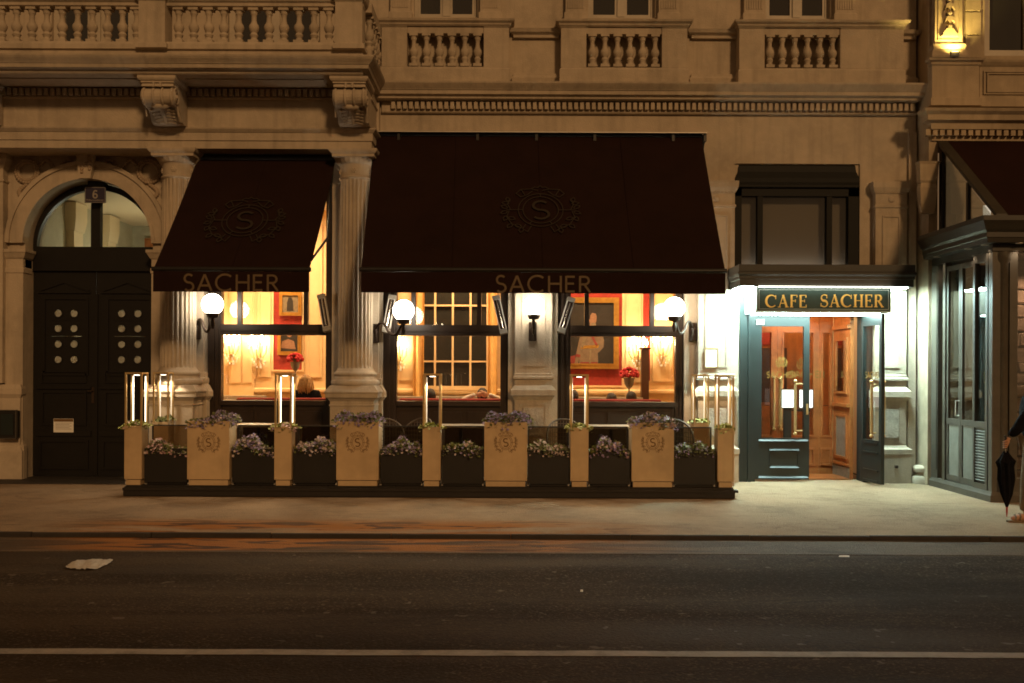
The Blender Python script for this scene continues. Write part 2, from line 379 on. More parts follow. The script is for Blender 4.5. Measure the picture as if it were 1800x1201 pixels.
def crest(mb, size, O_, U, V, N, t, wd=.012, swd=.034, sx=1.0):
    W = wd*size
    def put(p, w_=None, k=0): mb.ribbon([(a*size*sx, b*size) for a, b in p], w_ or W, O_, U, V, N, t+.0003*k)
    put(arc(0,0,.285,.315,0,360,40)); put(arc(0,0,.225,.255,0,360,40))
    put([(a*.40-.115, b*.34-.17) for a, b in S_PATH], swd*size, 1)
    for a in (90, 180, 0, 240, 300): put([(.225*math.cos(R(a)), .255*math.sin(R(a))), (.285*math.cos(R(a)), .315*math.sin(R(a)))], None, 1)
    for s_ in (1, -1):
        put([(s_*.285, 0), (s_*.44, 0)], None, 1)
        put([(s_*.40, -.02), (s_*.43, -.14), (s_*.36, -.28), (s_*.24, -.35)], None, 2); put([(s_*.38, .0), (s_*.42, .10), (s_*.40, .20)], None, 2)
        for x_, y_, an in ((.40,.15,70), (.40,.12,10), (.42,.03,30), (.42,-.03,-25), (.43,-.12,-70), (.41,-.15,200), (.36,-.27,-50), (.33,-.29,200), (.24,-.34,-80)):
            an2 = an if s_ > 0 else 180-an
            put(leafloop(s_*x_, y_, an2, .095, .028), None, 3)
        put([(s_*.03,.38),(s_*.12,.41),(s_*.25,.40),(s_*.31,.32),(s_*.25,.25),(s_*.17,.29),(s_*.10,.37)], None, 2)
        put([(s_*.25,.40),(s_*.20,.29)], None, 3)
        put([(s_*.12,-.31),(s_*.17,-.42),(s_*.23,-.36),(s_*.19,-.28)], None, 2)
    put([(-.12,.41),(-.07,.45),(-.03,.44),(0,.475),(.03,.44),(.07,.45),(.12,.41)], None, 2)
UX, UZ, NY = (1,0,0), (0,0,1), (0,-1,0)
M['porthole'] = m_ = mat('porthole_glass', (.55, .52, .45), .4)
_nt = m_.node_tree; _tl = nn(_nt, 'ShaderNodeBsdfTranslucent'); _tl.inputs[0].default_value = (.72, .68, .58, 1); _mx = nn(_nt, 'ShaderNodeMixShader'); _mx.inputs[0].default_value = .6
_nt.links.new(_nt.nodes['Principled BSDF'].outputs[0], _mx.inputs[1]); _nt.links.new(_tl.outputs[0], _mx.inputs[2]); _nt.links.new(_mx.outputs[0], _nt.nodes['Material Output'].inputs[0])
M['blackgreen'] = mat('black_green_paint', (.007, .007, .0055), .6, spec=.2, var=.2, scale=5)
M['mirror'] = mat('mirror', (.7, .68, .62), .04, 1.0)
M['steel_dull'] = mat('dull_steel', (.32, .29, .24), .55, .5, var=.3, scale=20)
M['glass_soft'] = glass('transom_glass', (.8, .8, .78), .05, dirt=.02)
M['blind_cloth'] = mat('grey_blind', (.30, .27, .24), .8)
M['canopy_paint'] = mat('canopy_paint', (.030, .030, .026), .45, var=.25, scale=5)
M['sign_side'] = mat('white_sign_side', (.62, .62, .58), .5, var=.1, scale=5)
M['soffit_low'] = emit('lit_sign_underside', (.68, 1.0, .96), 52.0)
M['ceil_emit'] = emit('lit_ceiling_glass', (1, .8, .5), 4.0)
M['hall_emit'] = emit('lit_passage_globe', (1, 1, .75), 4.0)
M['vest_emit'] = emit('lit_vestibule_globe', (1, .72, .40), 110.0)
M['oak_dark'] = mat('dark_oak', (.055, .020, .008), .4, var=.4, scale=3, streak=.4)
M['vase_glass'] = mat('smoky_vase_glass', (.16, .14, .11), .08, spec=.9)
M['heater_tube'] = mat('heater_tube', (.8, .75, .65), .2, .9)
M['spot_yellow'] = emit('lit_flood_lens', (1, .75, .25), 20.0)
M['frosted_panel'] = mat('frosted_panel', (.20, .20, .17), .25, var=.2, scale=5)
M['louvre_paint'] = mat('louvre_paint', (.22, .23, .20), .45, var=.2, scale=5)
M['lamp_panel'] = emit('lit_panel', (1, .85, .65), .6)
def cp(o, delta=(0,0,0), parent=None):
    c = o.copy(); C.objects.link(c); c.location = Vector(o.location) + Vector(delta)
    if parent is not None: par(c, parent)
    return c
# ------------------------------------------------------------------ ground
def ground_mat(name, col, rough, wet=False, bands=False, joints=False):
    m = mat(name, col, rough, var=.4, scale=1.2, bump=.9, bscale=45 if bands else 60, speck=.75 if bands else .35, spec=.12, sscale=48 if bands else 80, bdist=.02)
    nt = m.node_tree; L = nt.links.new; b = nt.nodes['Principled BSDF']
    g = nn(nt, 'ShaderNodeNewGeometry'); sp = nn(nt, 'ShaderNodeSeparateXYZ'); L(g.outputs['Position'], sp.inputs[0])
    basecol = b.inputs['Base Color'].links[0].from_socket
    def mul(a, c, op='MULTIPLY'):
        n = nn(nt, 'ShaderNodeMath', operation=op)
        for i, v in enumerate((a, c)):
            if isinstance(v, (int, float)): n.inputs[i].default_value = v
            else: L(v, n.inputs[i])
        return n.outputs[0]
    def mrange(v, a0, a1, b0, b1, smooth=False):
        n = nn(nt, 'ShaderNodeMapRange'); L(v, n.inputs[0])
        if smooth: n.interpolation_type = 'SMOOTHSTEP'
        for i, q in enumerate((a0, a1, b0, b1)): n.inputs[i+1].default_value = q
        return n.outputs[0]
    def noise(sc_, detail=6, dist=0):
        mp = nn(nt, 'ShaderNodeMapping'); mp.inputs['Scale'].default_value = sc_; L(g.outputs['Position'], mp.inputs[0])
        n = nn(nt, 'ShaderNodeTexNoise'); n.inputs['Scale'].default_value = 1; n.inputs['Detail'].default_value = detail; n.inputs['Distortion'].default_value = dist
        L(mp.outputs[0], n.inputs['Vector']); return n.outputs['Fac']
    def mix(fac, a, c):
        n = nn(nt, 'ShaderNodeMix', data_type='RGBA'); L(fac, n.inputs[0]); L(a, n.inputs[6])
        n.inputs[7].default_value = (*c, 1); return n.outputs[2]
    col_s, rg = basecol, None
    if bands:   # polished wheel tracks along the street
        wv = noise((.10, 1.1, 1), 5, .3); f = mrange(wv, .42, .6, 0, 1, True)
        col_s = mix(mul(f, .7), col_s, tuple(c*1.7 for c in col)); rg = mrange(f, 0, 1, rough+.06, rough-.10)
    if wet:     # spilt water with brown dirt, lying along the kerb in front of the terrace
        reg = mul(mul(mrange(sp.outputs[0], -5.2, -3.6, 0, 1, True), mrange(sp.outputs[0], -.3, 2.2, 1, 0, True)), mul(mrange(sp.outputs[1], -5.69, -5.55, 0, 1, True), mrange(sp.outputs[1], -4.45, -3.75, 1, 0, True)))
        n1 = noise((1.3, 5.5, 1), 8, .5)
        n0 = noise((.45, 1.6, 1), 5, .4); dirt = mul(mrange(n0, .36, .50, 0, 1, True), reg); wetm = mul(mul(mrange(n1, .53, .565, 0, 1, True), mrange(n0, .42, .5, 0, 1, True)), reg)
        col_s = mix(mul(dirt, .92), col_s, (.36, .13, .018)); col_s = mix(mul(wetm, .9), col_s, (.035, .012, .004))
        rg = mrange(wetm, 0, 1, rough, .7)
        n2 = noise((.5, 2.6, 1), 6, .8); dark = mul(mrange(n2, .52, .60, 0, .6, True), mrange(sp.outputs[1], -4.95, -4.9, 1, 0))
        col_s = mix(dark, col_s, tuple(c*.45 for c in col))
    if joints:
        n3 = noise((.35, 1.5, 1), 8, 1.2); cr = mul(mrange(n3, .494, .5, 0, 1), mrange(n3, .5, .506, 1, 0))
        col_s = mix(mul(cr, .6), col_s, tuple(c*.4 for c in col))
    if bands:
        n4 = noise((9, 9, 9), 2); col_s = mix(mrange(n4, .70, .74, 0, .8), col_s, (.16, .13, .10))
        n5 = noise((.25, .6, 1), 4, .5); col_s = mix(mrange(n5, .5, .62, 0, .45, True), col_s, tuple(c*.5 for c in col))
    L(col_s, b.inputs['Base Color'])
    if rg is not None: L(rg, b.inputs['Roughness'])
    return m
M['pavement'] = ground_mat('pavement_asphalt', (.335, .24, .15), .85, wet=True, joints=True)
M['gutter'] = ground_mat('gutter_asphalt', (.13, .094, .06), .75, wet=True)
M['road'] = ground_mat('road_asphalt', (.042, .027, .0135), .88, bands=True, joints=True)
YK = -4.93; ZR = -.05
def slab(name, x0, x1, y0, y1, z, m, th=.3, nx=1):
    return O(name, B(x0, x1, y0, y1, z-th, z), m, kind='structure')
slab('ground', -120, 120, -120, 60, -.42, 'road', .2)
slab('pavement', -45, 45, YK+.05, .35, 0.0, 'pavement')
slab('road', -60, 60, -60, -5.70, ZR, 'road', .3)
slab('gutter_strip', -45, 45, -5.70, YK, ZR+.004, 'gutter', .3)
kb = tag(bpy.data.objects.new('kerb', None), kind='structure'); C.objects.link(kb)
k0 = O('kerb_stone', MB().loft(0, 1.19, YK+.012, YK+.049, [(0, -.3), (0, -.03), (0, -.012), (-.012, 0.001)], l=0, r=0), 'kerb', kb)
for i in range(-11, 12):
    if i: cp(k0, (i*1.2, rnd.uniform(-.004, .004), rnd.uniform(-.004, .003)))
ml = O('road_line', MB(), 'road_white', kind='structure'); 
mb = MB(); x = -14.0
while x < 14:      # worn painted line, wavering edges
    x2 = x+.25; a0, a1 = rnd.uniform(-.006, .006), rnd.uniform(-.006, .006)
    if x == -14.0: l0, l1 = -9.03, -8.915
    mb.add([(x, l0, ZR+.004), (x2, -9.03+a0, ZR+.004), (x2, -8.915+a1, ZR+.004), (x, l1, ZR+.004)], [(0,1,2,3)]); l0, l1 = -9.03+a0, -8.915+a1; x = x2
me = bpy.data.meshes.new('road_line'); me.from_pydata(mb.v, [], mb.f); me.materials.append(M['road_white']); ml.data = me

# ------------------------------------------------------------------ cafe building
bld = E('cafe_building', (0, .2, 0), 'ornate cream stone building with balcony, columns and cafe on the ground floor', 'building')
LY = -.10
XL, XJ, XE = -10.2, -1.98, X(1608)      # left end, joint of both halves, right end
W1 = (X(360, LY), X(583, LY)); W2 = (X(672), X(893)); W3 = (X(980), X(1203)); WT = 4.40
DOOR = (3.43, 5.36); UPW = (X(1290), X(1510), 3.12, Z(288, 0, 1400))
GX, GR = -6.265, .945; GZ = Z(316, LY, 163)-GR
# main half: ground floor wall
ops = [(*W2, .30, WT), (*W3, .30, WT), (*DOOR, -.1, 2.80), UPW]
O('wall', wallgrid(XJ, XE, -.2, 5.60, 0, .42, ops), 'stone', bld)
# left half with arched gateway
GA, GB = GX-GR, GX+GR
mb = wallgrid(XL, XJ-.002, -.2, 5.62, LY, .418, [(*W1, .30, WT), (GA, GB, -.3, 5.0)])
n = 32; zt = 5.0; vs = []; fs = []
for i in range(n+1):
    a = math.pi*i/n; x_, z_ = GX+GR*math.cos(a), GZ+GR*math.sin(a)
    vs += [(x_, LY, z_), (x_, LY, zt), (x_, .418, zt), (x_, .418, z_)]
for i in range(n):
    a = 4*i; fs += [(a, a+4, a+5, a+1), (a+3, a+2, a+6, a+7), (a, a+3, a+7, a+4)]
mb.add(vs, fs)
O('wall', mb, 'stone', bld)
# upper storey wall
upw = [(X(725), X(837)), (X(1031), X(1149)), (X(1343), X(1457))]
fw = [(X(88), X(236)), (X(398), X(560))]
ops = [(a, b, Z(31), 9.3) for a, b in upw] + [(a, b, 5.92, 9.3) for a, b in fw]
O('wall', wallgrid(XL, XE, 5.60, 9.6, .002, .42, ops), 'stone', bld)
# main cornice, bed moulding, frieze band
prof = [(0, 5.625), (.04, 5.635), (.045, 5.665), (.10, 5.685), (.105, 5.735), (.12, 5.745), (.125, 5.755), (.165, 5.80), (.185, 5.825), (.19, 5.85)]
O('cornice', MB().loft(-2.05, XE-.05, -.16, .0, prof, l=0), 'stone', bld)
O('bed_moulding', MB().loft(-1.95, XE-.03, -.05, 0, [(0, 5.455), (.015, 5.47), (.015, 5.49), (.0, 5.5), (0, 5.62)], l=0), 'stone', bld)
mb = MB(); x = -1.80
while x < XE-.05: mb.box(x, x+.054, -.125, -.045, 5.503, 5.612); x += .0872
O('dentil_band', mb, 'stone', bld, kind='stuff')
# left entablature carried by the columns
EY = -.72
O('architrave', MB().loft(XL, XJ, EY, LY, [(-.03, 4.775), (-.03, 4.885), (-.012, 4.887), (-.012, 4.995), (.0, 5.0), (.035, 5.04), (.04, 5.06)], l=0), 'stone', bld)
O('frieze', B(XL, XJ-.04, EY+.02, LY, 5.06, 5.46), 'stone', bld)
O('bed_moulding', MB().loft(XL, XJ-.04, EY, LY, [(0, 5.46), (.02, 5.475), (.02, 5.49), (0, 5.5), (0, 5.64)], l=0), 'stone', bld)
mb = MB(); x = XL
while x < XJ-.12: mb.box(x, x+.052, EY-.065, EY+.005, 5.503, 5.60); x += .0872
O('dentil_band', mb, 'stone', bld, kind='stuff')
# balcony slab
bal = O('balcony', MB().loft(XL, -2.03, -1.39, -.002, [(-.10, 5.622), (-.02, 5.628), (0, 5.645), (.0, 5.675), (.08, 5.69), (.09, 5.735), (.105, 5.745), (.11, 5.755), (.15, 5.80), (.165, 5.825), (.17, 5.846)], l=0), 'stone', bld)
# soffit coffers
for a, b in ((-7.1, -5.15), (-4.5, -2.6), (-9.8, -7.7)):
    O('soffit_panel', MB().box(a, b, -1.2, -.86, 5.606, 5.62), 'stone', bal)
# columns
def flute(a, z): 
    t = (a*24/(2*math.pi)) % 1.0
    return 1 - (.12*math.sin(math.pi*(t-.16)/.68)**.7 if .16 < t < .84 else 0)
def make_column(cx):
    cy = -.43
    prof = [(.250, 1.66), (.250, 1.72), (.249, 2.4), (.243, 3.2), (.232, 4.0), (.226, 4.36)]
    c = O('column', MB().lathe(cx, cy, prof, 192, lambda a, z: flute(a, z) if 1.67 < z < 4.35 else 1), 'stone', bld, True)
    mb = MB().lathe(cx, cy, [(.226, 4.36), (.245, 4.375), (.25, 4.39), (.24, 4.405), (.226, 4.41), (.226, 4.56), (.235, 4.575), (.24, 4.585)], 48)
    mb.lathe(cx, cy, [(.24, 4.585), (.262, 4.60), (.285, 4.64), (.30, 4.66)], 72, lambda a, z: 1+.03*(1 if math.sin(a*24) > .1 else -.3))
    mb.loft(cx-.29, cx+.29, cy-.29, cy+.29, [(0, 4.66), (.01, 4.665), (.01, 4.70), (.025, 4.712), (.05, 4.745), (.05, 4.775)], b=1)
    for k in (-90, -20, -160):
        q = Vector((math.cos(R(k)), math.sin(R(k)), 0)); ctr = Vector((cx, cy, 4.485)) + q*.226
        t_ = Vector((-q.y, q.x, 0))
        for j in range(6):
            an = j*math.pi/3; pc = ctr + (t_*math.cos(an) + Vector((0,0,1))*math.sin(an))*.026
            mb.sphere(pc, .017, 8, 5)
        mb.sphere(ctr+q*.006, .018, 8, 5)
    O('capital', mb, 'stone', c, True)
    mb = MB().lathe(cx, cy, [(.33, 1.415), (.345, 1.43), (.35, 1.455), (.34, 1.485), (.32, 1.495), (.305, 1.50), (.29, 1.525), (.285, 1.545), (.298, 1.555), (.308, 1.575), (.30, 1.60), (.28, 1.61), (.268, 1.63), (.25, 1.66)], 48)
    O('base', mb, 'stone', c, True)
    mb = MB().loft(cx-.31, cx+.31, cy-.31, cy+.3, [(.06, -.1), (.06, .34), (.05, .38), (.0, .44), (0, 1.02), (.0, 1.12), (.012, 1.125), (.012, 1.14), (.0, 1.15), (0, 1.19), (.03, 1.23), (.045, 1.24), (.06, 1.245), (.06, 1.30), (.07, 1.305), (.075, 1.325), (.045, 1.36), (.015, 1.40), (.0, 1.415)])
    O('pedestal', mb, 'stone', c)
    return c
COLX = [X(620, -.68), X(303, -.68)]
for cx in COLX:
    make_column(cx)
    # wall pilaster behind the column
    p = O('pilaster', MB().loft(cx-.30, cx+.30, LY-.12, LY, [(0, 1.42), (0, 4.36), (.02, 4.38), (.02, 4.40), (0, 4.41), (0, 4.56), (.03, 4.60), (.05, 4.66), (.05, 4.775)]), 'stone', bld)
    O('pilaster_base', MB().loft(cx-.34, cx+.36, LY-.16, LY, [(.03, -.1), (.03, .36), (0, .42), (0, 1.18), (.03, 1.22), (.05, 1.24), (.05, 1.31), (.0, 1.40), (-.02, 1.42), (-.01, 1.45), (-.01, 1.50), (-.03, 1.52), (-.03, 1.58), (-.04, 1.60)]), 'stone', p)
# scroll consoles under the balcony
def console(cx):
    w_ = .215
    pts = []        # side outline (y,z), front at left
    for a in range(90, 271, 15): pts.append((-1.08+.17*math.cos(R(a)), 5.37+.13*math.sin(R(a))))
    pts = [(EY+.03, 5.53), (-1.30, 5.53), (-1.33, 5.48)] + [(-1.20-.14*math.sin(R(a)), 5.36+.12*math.cos(R(a))) for a in range(0, 181, 20)] + [(-1.10, 5.235), (-1.01, 5.19), (-.965, 5.14), (-.93, 5.09), (-.88, 5.068), (EY+.03, 5.066)]
    c = O('console', MB().ext([(p[0], p[1]) for p in pts], (cx-w_, 0, 0), (0,1,0), (0,0,1), (1,0,0), 2*w_), 'stone', bld)
    O('abacus', MB().loft(cx-w_-.01, cx+w_+.01, -1.33, EY+.03, [(0, 5.531), (.0, 5.55), (.02, 5.56), (.035, 5.585), (.035, 5.62)]), 'stone', c)
    mb = MB()
    for s_ in (-1, 1):      # volute eyes and side spirals
        for turn in range(1):
            path = []
            for k in range(40):
                a = k*.36; r = .118*(1-k/46); path.append((cx+s_*(w_+.006), -1.20-r*math.sin(a), 5.36+r*math.cos(a)))
            mb.tube(path, .012, 6)
            path = [(cx+s_*(w_+.006), -1.16+.07*t, 5.24-.16*t**1.4) for t in [i/8*3.2 for i in range(9)] if 5.24-.16*t**1.4 > 5.09]
            mb.tube(path, .012, 6)
        mb.sphere((cx+s_*(w_+.004), -1.20, 5.36), .03, 10, 6)
    for dx in (-.19, -.06, .06, .19): mb.tube([(cx+dx, -1.21-.137*math.sin(R(a)), 5.36+.122*math.cos(R(a))) for a in range(10, 160, 12)], .016, 6)
    for dx in (-.045, .045): mb.box(cx+dx-.012, cx+dx+.012, -1.345, -1.30, 5.47, 5.53)
    O('scroll', mb, 'stone', c, True)
    mb = MB()               # acanthus leaf down the front
    mb.sphere((cx, -1.20, 5.240), (.13, .07, .05), 14, 8)
    mb.tube([(cx, -1.20, 5.235), (cx, -1.10, 5.20), (cx, -1.02, 5.145), (cx, -.95, 5.075)], [.05, .045, .04, .03], 8)
    for s_ in (-1, 1):
        for k in range(5):
            t = k/4; y_ = -1.15+.19*t; z_ = 5.205-.125*t
            mb.sphere((cx+s_*(.075-.01*k*.5), y_+.02, z_), (.058, .05, .022), 10, 6); mb.sphere((cx+s_*(.135-.01*k), y_+.035, z_-.008), (.04, .04, .02), 8, 5)
    O('acanthus_leaf', mb, 'stone', c, True)
for cx in (X(273, -1.35), X(611, -1.35), X(-66, -1.35)): console(cx)
# turned balusters and balustrades
def baluster_mesh(h, w_):
    P = [(.50,0),(.50,.08),(.36,.10),(.30,.16),(.44,.24),(.34,.28),(.30,.31),(.40,.35),(.5,.42),(.52,.47),(.46,.53),(.34,.57),(.27,.64),(.25,.72),(.27,.80),(.36,.84),(.34,.87),(.44,.92),(.50,.93),(.50,1.0)]
    mb = MB().lathe(0, 0, [(r*w_, z*h) for r, z in P[2:-2]], 16)
    mb.box(-w_*.5, w_*.5, -w_*.5, w_*.5, 0, .085*h); mb.box(-w_*.5, w_*.5, -w_*.5, w_*.5, .93*h, h)
    me = bpy.data.meshes.new('baluster'); me.from_pydata(mb.v, [], mb.f); me.materials.append(M['stone'])
    me.polygons.foreach_set('use_smooth', [True]*len(me.polygons)); me.set_sharp_from_angle(angle=R(40)); return me
bm1 = baluster_mesh(.475, .135); bm2 = baluster_mesh(.46, .125)
BY = -1.36; zb, zt_ = 6.045, 6.52
ba = O('balustrade', MB().loft(XL, -2.02, BY-.10, BY+.10, [(0, 5.85), (0, 5.89), (-.02, 5.90), (-.02, 5.935), (.02, 5.94), (.02, 6.00), (0, 6.02), (-.015, 6.045)], l=0, b=1), 'stone', bld)
O('handrail', MB().loft(XL, -2.02, BY-.09, BY+.09, [(-.02, 6.52), (.0, 6.53), (0, 6.57), (.03, 6.59), (.04, 6.62), (.04, 6.68)], l=0, b=1), 'stone', ba)
peds = [(X(248, BY), X(294, BY)), (X(590, BY), X(637, BY)), (X(-95, BY), X(-49, BY))]
for a, b in peds: O('pedestal', MB().loft(a, b, BY-.15, BY+.14, [(.03, 5.94), (.03, 6.0), (0, 6.02), (0, 6.50), (.0, 6.57), (.03, 6.60), (.05, 6.64), (.05, 6.70)], b=1), 'stone', ba)
for px in [-26, 1, 27, 54, 80, 107, 134, 160, 187, 213, 238] + [312+26.4*i for i in range(11)]:
    o = link('baluster', bm1, ba); o.location = (X(px, BY), BY, zb)
# balustrade return along the right end of the balcony
O('return_rail', MB().box(-2.06, -1.94, BY+.14, .0, 6.53, 6.66).box(-2.06, -1.94, BY+.14, 0, 5.851, 6.04), 'stone', ba)
for k in range(5):
    o = link('baluster', bm1, ba); o.location = (-2.0, BY+.32+k*.21, zb)
PY = -.22
for i, (l, r) in enumerate(((713, 848), (1028, 1161), (1341, 1474))):
    a, b = X(l, PY), X(r, PY); pw = .37
    xr = b+pw if i < 2 else XE-.28
    p = O('window_parapet', MB().loft(a-pw, xr, PY-.03, 0, [(.02, 5.85), (.02, 6.05), (.0, 6.075), (-.02, 6.09)]), 'stone', bld)
    O('pedestal', MB().loft(a-pw, a, PY-.02, 0, [(0, 6.085), (0, 6.62), (.0, 6.66), (.02, 6.68)], r=0), 'stone', p)
    O('pedestal', MB().loft(b, xr, PY-.02, 0, [(0, 6.085), (0, 6.62), (.0, 6.66), (.02, 6.68)], l=0), 'stone', p)
    O('sill', MB().loft(a-pw, xr, PY-.02, 0, [(.01, 6.682), (.03, 6.70), (.035, 6.72), (.07, 6.745), (.08, 6.775)]), 'stone', p)
    O('rail', B(a+.002, b-.002, PY+.0, -.002, 6.585, 6.681), 'stone', p)
    O('backing', B(a+.002, b-.002, -.02, .0, 6.09, 6.58), 'stone', p)
    stp = (b-a)/6
    for k in range(6):
        o = link('baluster', bm2, p); o.location = (a+stp*(k+.5), PY+.06, 6.105); o.scale.z = 1.04
# string courses between the parapets
for a, b in ((X(900), X(980)), (X(1212), X(1295)), (X(1485), XE-.02)):
    O('string_course', MB().loft(a, b, -.05, 0, [(0, 5.851), (.03, 5.98), (0, 6.02), (0, 6.05)]), 'stone', bld)
    O('string_course', MB().loft(a, b, -.06, 0, [(0, 6.58), (.0, 6.62), (.05, 6.65), (.07, 6.70)]), 'stone', bld)
# upper windows with flat fluted surrounds
for a, b in upw:
    wn = O('window', frame_xz(a, b, Z(31), 9.3, .10, .18, .05), 'winframe_up', bld)
    m_ = (a+b)/2
    O('mullion', B(m_-.055, m_+.055, .09, .17, Z(31)+.05, 9.25), 'winframe_up', wn)
    for q0, q1 in ((a+.05, m_-.055), (m_+.055, b-.05)):
        O('casement', frame_xz(q0+.001, q1-.001, Z(31)+.051, 9.24, .115, .16, .035), 'winframe_up', wn)
        O('pane', B(q0+.036, q1-.036, .14, .146, Z(31)+.086, 9.2), 'glass_dark', wn)
    for s_, e in ((-1, a), (1, b)):
        x0, x1 = (e-.34, e-.04) if s_ < 0 else (e+.04, e+.34)
        mb = MB().loft(x0, x1, -.10, 0, [(.02, 6.78), (.02, 6.93), (0, 6.95), (0, 9.5)])
        for k in range(7): mb.box(x0+.03+k*.036, x0+.046+k*.036, -.112, -.1, 7.0, 9.4)
        O('surround', mb, 'stone', wn)
for a, b in fw:
    wn = O('french_window', frame_xz(a, b, 5.92, 9.3, .08, .18, .09), 'winframe_up', bld)
    m_ = (a+b)/2
    O('mullion', B(m_-.07, m_+.07, .07, .17, 6.01, 9.2), 'winframe_up', wn)
    for q0, q1 in ((a+.09, m_-.07), (m_+.07, b-.09)):
        O('casement', frame_xz(q0+.001, q1-.001, 6.011, 9.2, .10, .16, .06, .45), 'winframe_up', wn)
        O('pane', B(q0+.06, q1-.06, .13, .136, 6.46, 9.1), 'glass_dark', wn)
O('upper_room_backing', B(XL, XE, 1.0, 1.05, 5.7, 9.6), 'canvas_dark', bld)
O('curtain', MB().add([(x_, .5+.03*math.sin(x_*55), z_) for x_ in [X(730)+i*.02 for i in range(26)] for z_ in (6.8, 9.3)], [(2*i, 2*i+2, 2*i+3, 2*i+1) for i in range(25)]), 'white_paper', bld)
# arch mouldings of the gateway
ar = O('archivolt', ring(MB(), GX, GZ, GR+.0, GR+.25, LY-.07, LY+.01), 'stone', bld, True)
O('archivolt_edge', ring(MB(), GX, GZ, GR+.20, GR+.26, LY-.10, LY-.069), 'stone', ar, True)
O('archivolt_edge', ring(MB(), GX, GZ, GR-.0, GR+.05, LY-.085, LY-.069), 'stone', ar, True)
ks = O('keystone', MB().ext([(-.085, 0), (.085, 0), (.13, .36), (-.13, .36)], (GX, LY-.17, GZ+GR-.01), UX, UZ, (0,1,0), .10), 'stone', bld)
O('keystone_cap', MB().loft(GX-.14, GX+.14, LY-.19, LY, [(0, GZ+GR+.345), (.03, GZ+GR+.36), (.03, GZ+GR+.41)]), 'stone', ks)
mb = MB()
for k in range(14): mb.sphere((GX+rnd.uniform(-.08,.08), LY-.17, GZ+GR+.06+rnd.uniform(0,.24)), rnd.uniform(.018,.03), 8, 5)
O('carving', mb, 'relief', ks, True)
for e, s_ in ((GA, -1), (GB, 1)):
    x0, x1 = (e-.26, e) if s_ < 0 else (e, e+.26)
    j = O('jamb_pilaster', MB().loft(x0, x1, LY-.06, LY, [(.04, -.1), (.04, .50), (.02, .52), (.0, .58), (0, GZ-.45)]), 'stone', bld)
    O('impost', MB().loft(x0, x1, LY-.061, LY+.2, [(0, GZ-.45), (.012, GZ-.44), (.012, GZ-.37), (0, GZ-.36), (0, GZ-.24), (.02, GZ-.22), (.05, GZ-.16), (.065, GZ-.14), (.065, GZ-.10)]), 'stone', j)
# wreaths and garlands in the spandrels
for px in (48, 262):
    cx, cz = X(px, LY), Z(302, LY, px); mb = MB(); 
    for k in range(26):
        a = 2*math.pi*k/26
        for q in (-.018, .018): mb.sphere((cx+(.15+q)*math.cos(a+q*4), LY-.03, cz+(.15+q)*math.sin(a+q*4)), (.028, .03, .028), 7, 5)
    s_ = -1 if px < 160 else 1
    for k in range(22):
        t = k/21; mb.sphere((cx+s_*(.02+.10*math.sin(t*7)), LY-.02, cz-.2-.5*t), (.035, .03, .03), 7, 5)
    for k in range(18):
        t = k/17; mb.sphere((cx-s_*(.2+.45*t), LY-.02, cz+.10+.07*math.sin(t*9)), (.034, .03, .026), 7, 5)
    O('wreath', mb, 'relief', bld, True)
# carriage gate : a timber screen with fanlight, two leaves and sixteen portholes
GYD = .16
gate = O('gate', MB().box(GA+.0, GB-.0, GYD-.03, GYD+.09, GZ-.36, GZ-.10).loft(GA+.01, GB-.01, GYD-.03, GYD, [(0, GZ-.10), (.0, GZ-.08), (.0, GZ-.055)], l=0, r=0).box(GA, GB, GYD-.06, GYD+.02, GZ-.385, GZ-.36), 'blackwood', bld)
O('fanlight_frame', ring(MB(), GX, GZ-.05, GR-.055, GR+.03, GYD-.02, GYD+.07).box(GX-.07, GX+.07, GYD-.035, GYD+.06, GZ-.05, GZ+GR-.12).box(GA, GB, GYD-.018, GYD+.07, GZ-.06, GZ-.02), 'blackwood', gate)
vs = [(GX+(GR-.04)*math.cos(math.pi*i/24), GYD+.02, GZ-.05+(GR-.04)*math.sin(math.pi*i/24)) for i in range(25)]
O('fanlight_pane', MB().add(vs + [(a, b+.006, c) for a, b, c in vs], [tuple(range(25)), tuple(range(49, 24, -1))]), 'glass', gate)
phr = .06
def plate_hole(mb, x0, x1, z0, z1, y0, y1, r, n=20):
    cx, cz = (x0+x1)/2, (z0+z1)/2; vs = []; fs = []
    for i in range(n):
        a = 2*math.pi*(i+.5)/n; c, s_ = math.cos(a), math.sin(a); k = 1/max(abs(c)/((x1-x0)/2), abs(s_)/((z1-z0)/2))
        vs += [(cx+r*c, y0, cz+r*s_), (cx+k*c, y0, cz+k*s_), (cx+k*c, y1, cz+k*s_), (cx+r*c, y1, cz+r*s_)]
    # corners are closed with extra triangles
    for i in range(n):
        a, b = 4*i, 4*((i+1) % n); fs += [(a, b, b+1, a+1), (a+3, a+2, b+2, b+3), (a, a+3, b+3, b)]
    mb.add(vs, fs)
    for i in range(n):
        a0, a1 = 2*math.pi*(i+.5)/n, 2*math.pi*(i+1.5)/n
        p0 = vs[4*i+1]; p1 = vs[4*((i+1) % n)+1]
        if abs(p0[0]-p1[0]) > 1e-6 and abs(p0[2]-p1[2]) > 1e-6:
            cnr = (x1 if p0[0]+p1[0] > 2*cx else x0, z1 if p0[2]+p1[2] > 2*cz else z0)
            mb.add([p0, p1, (cnr[0], y0, cnr[1])], [(0, 1, 2)])
zd = GZ-.36
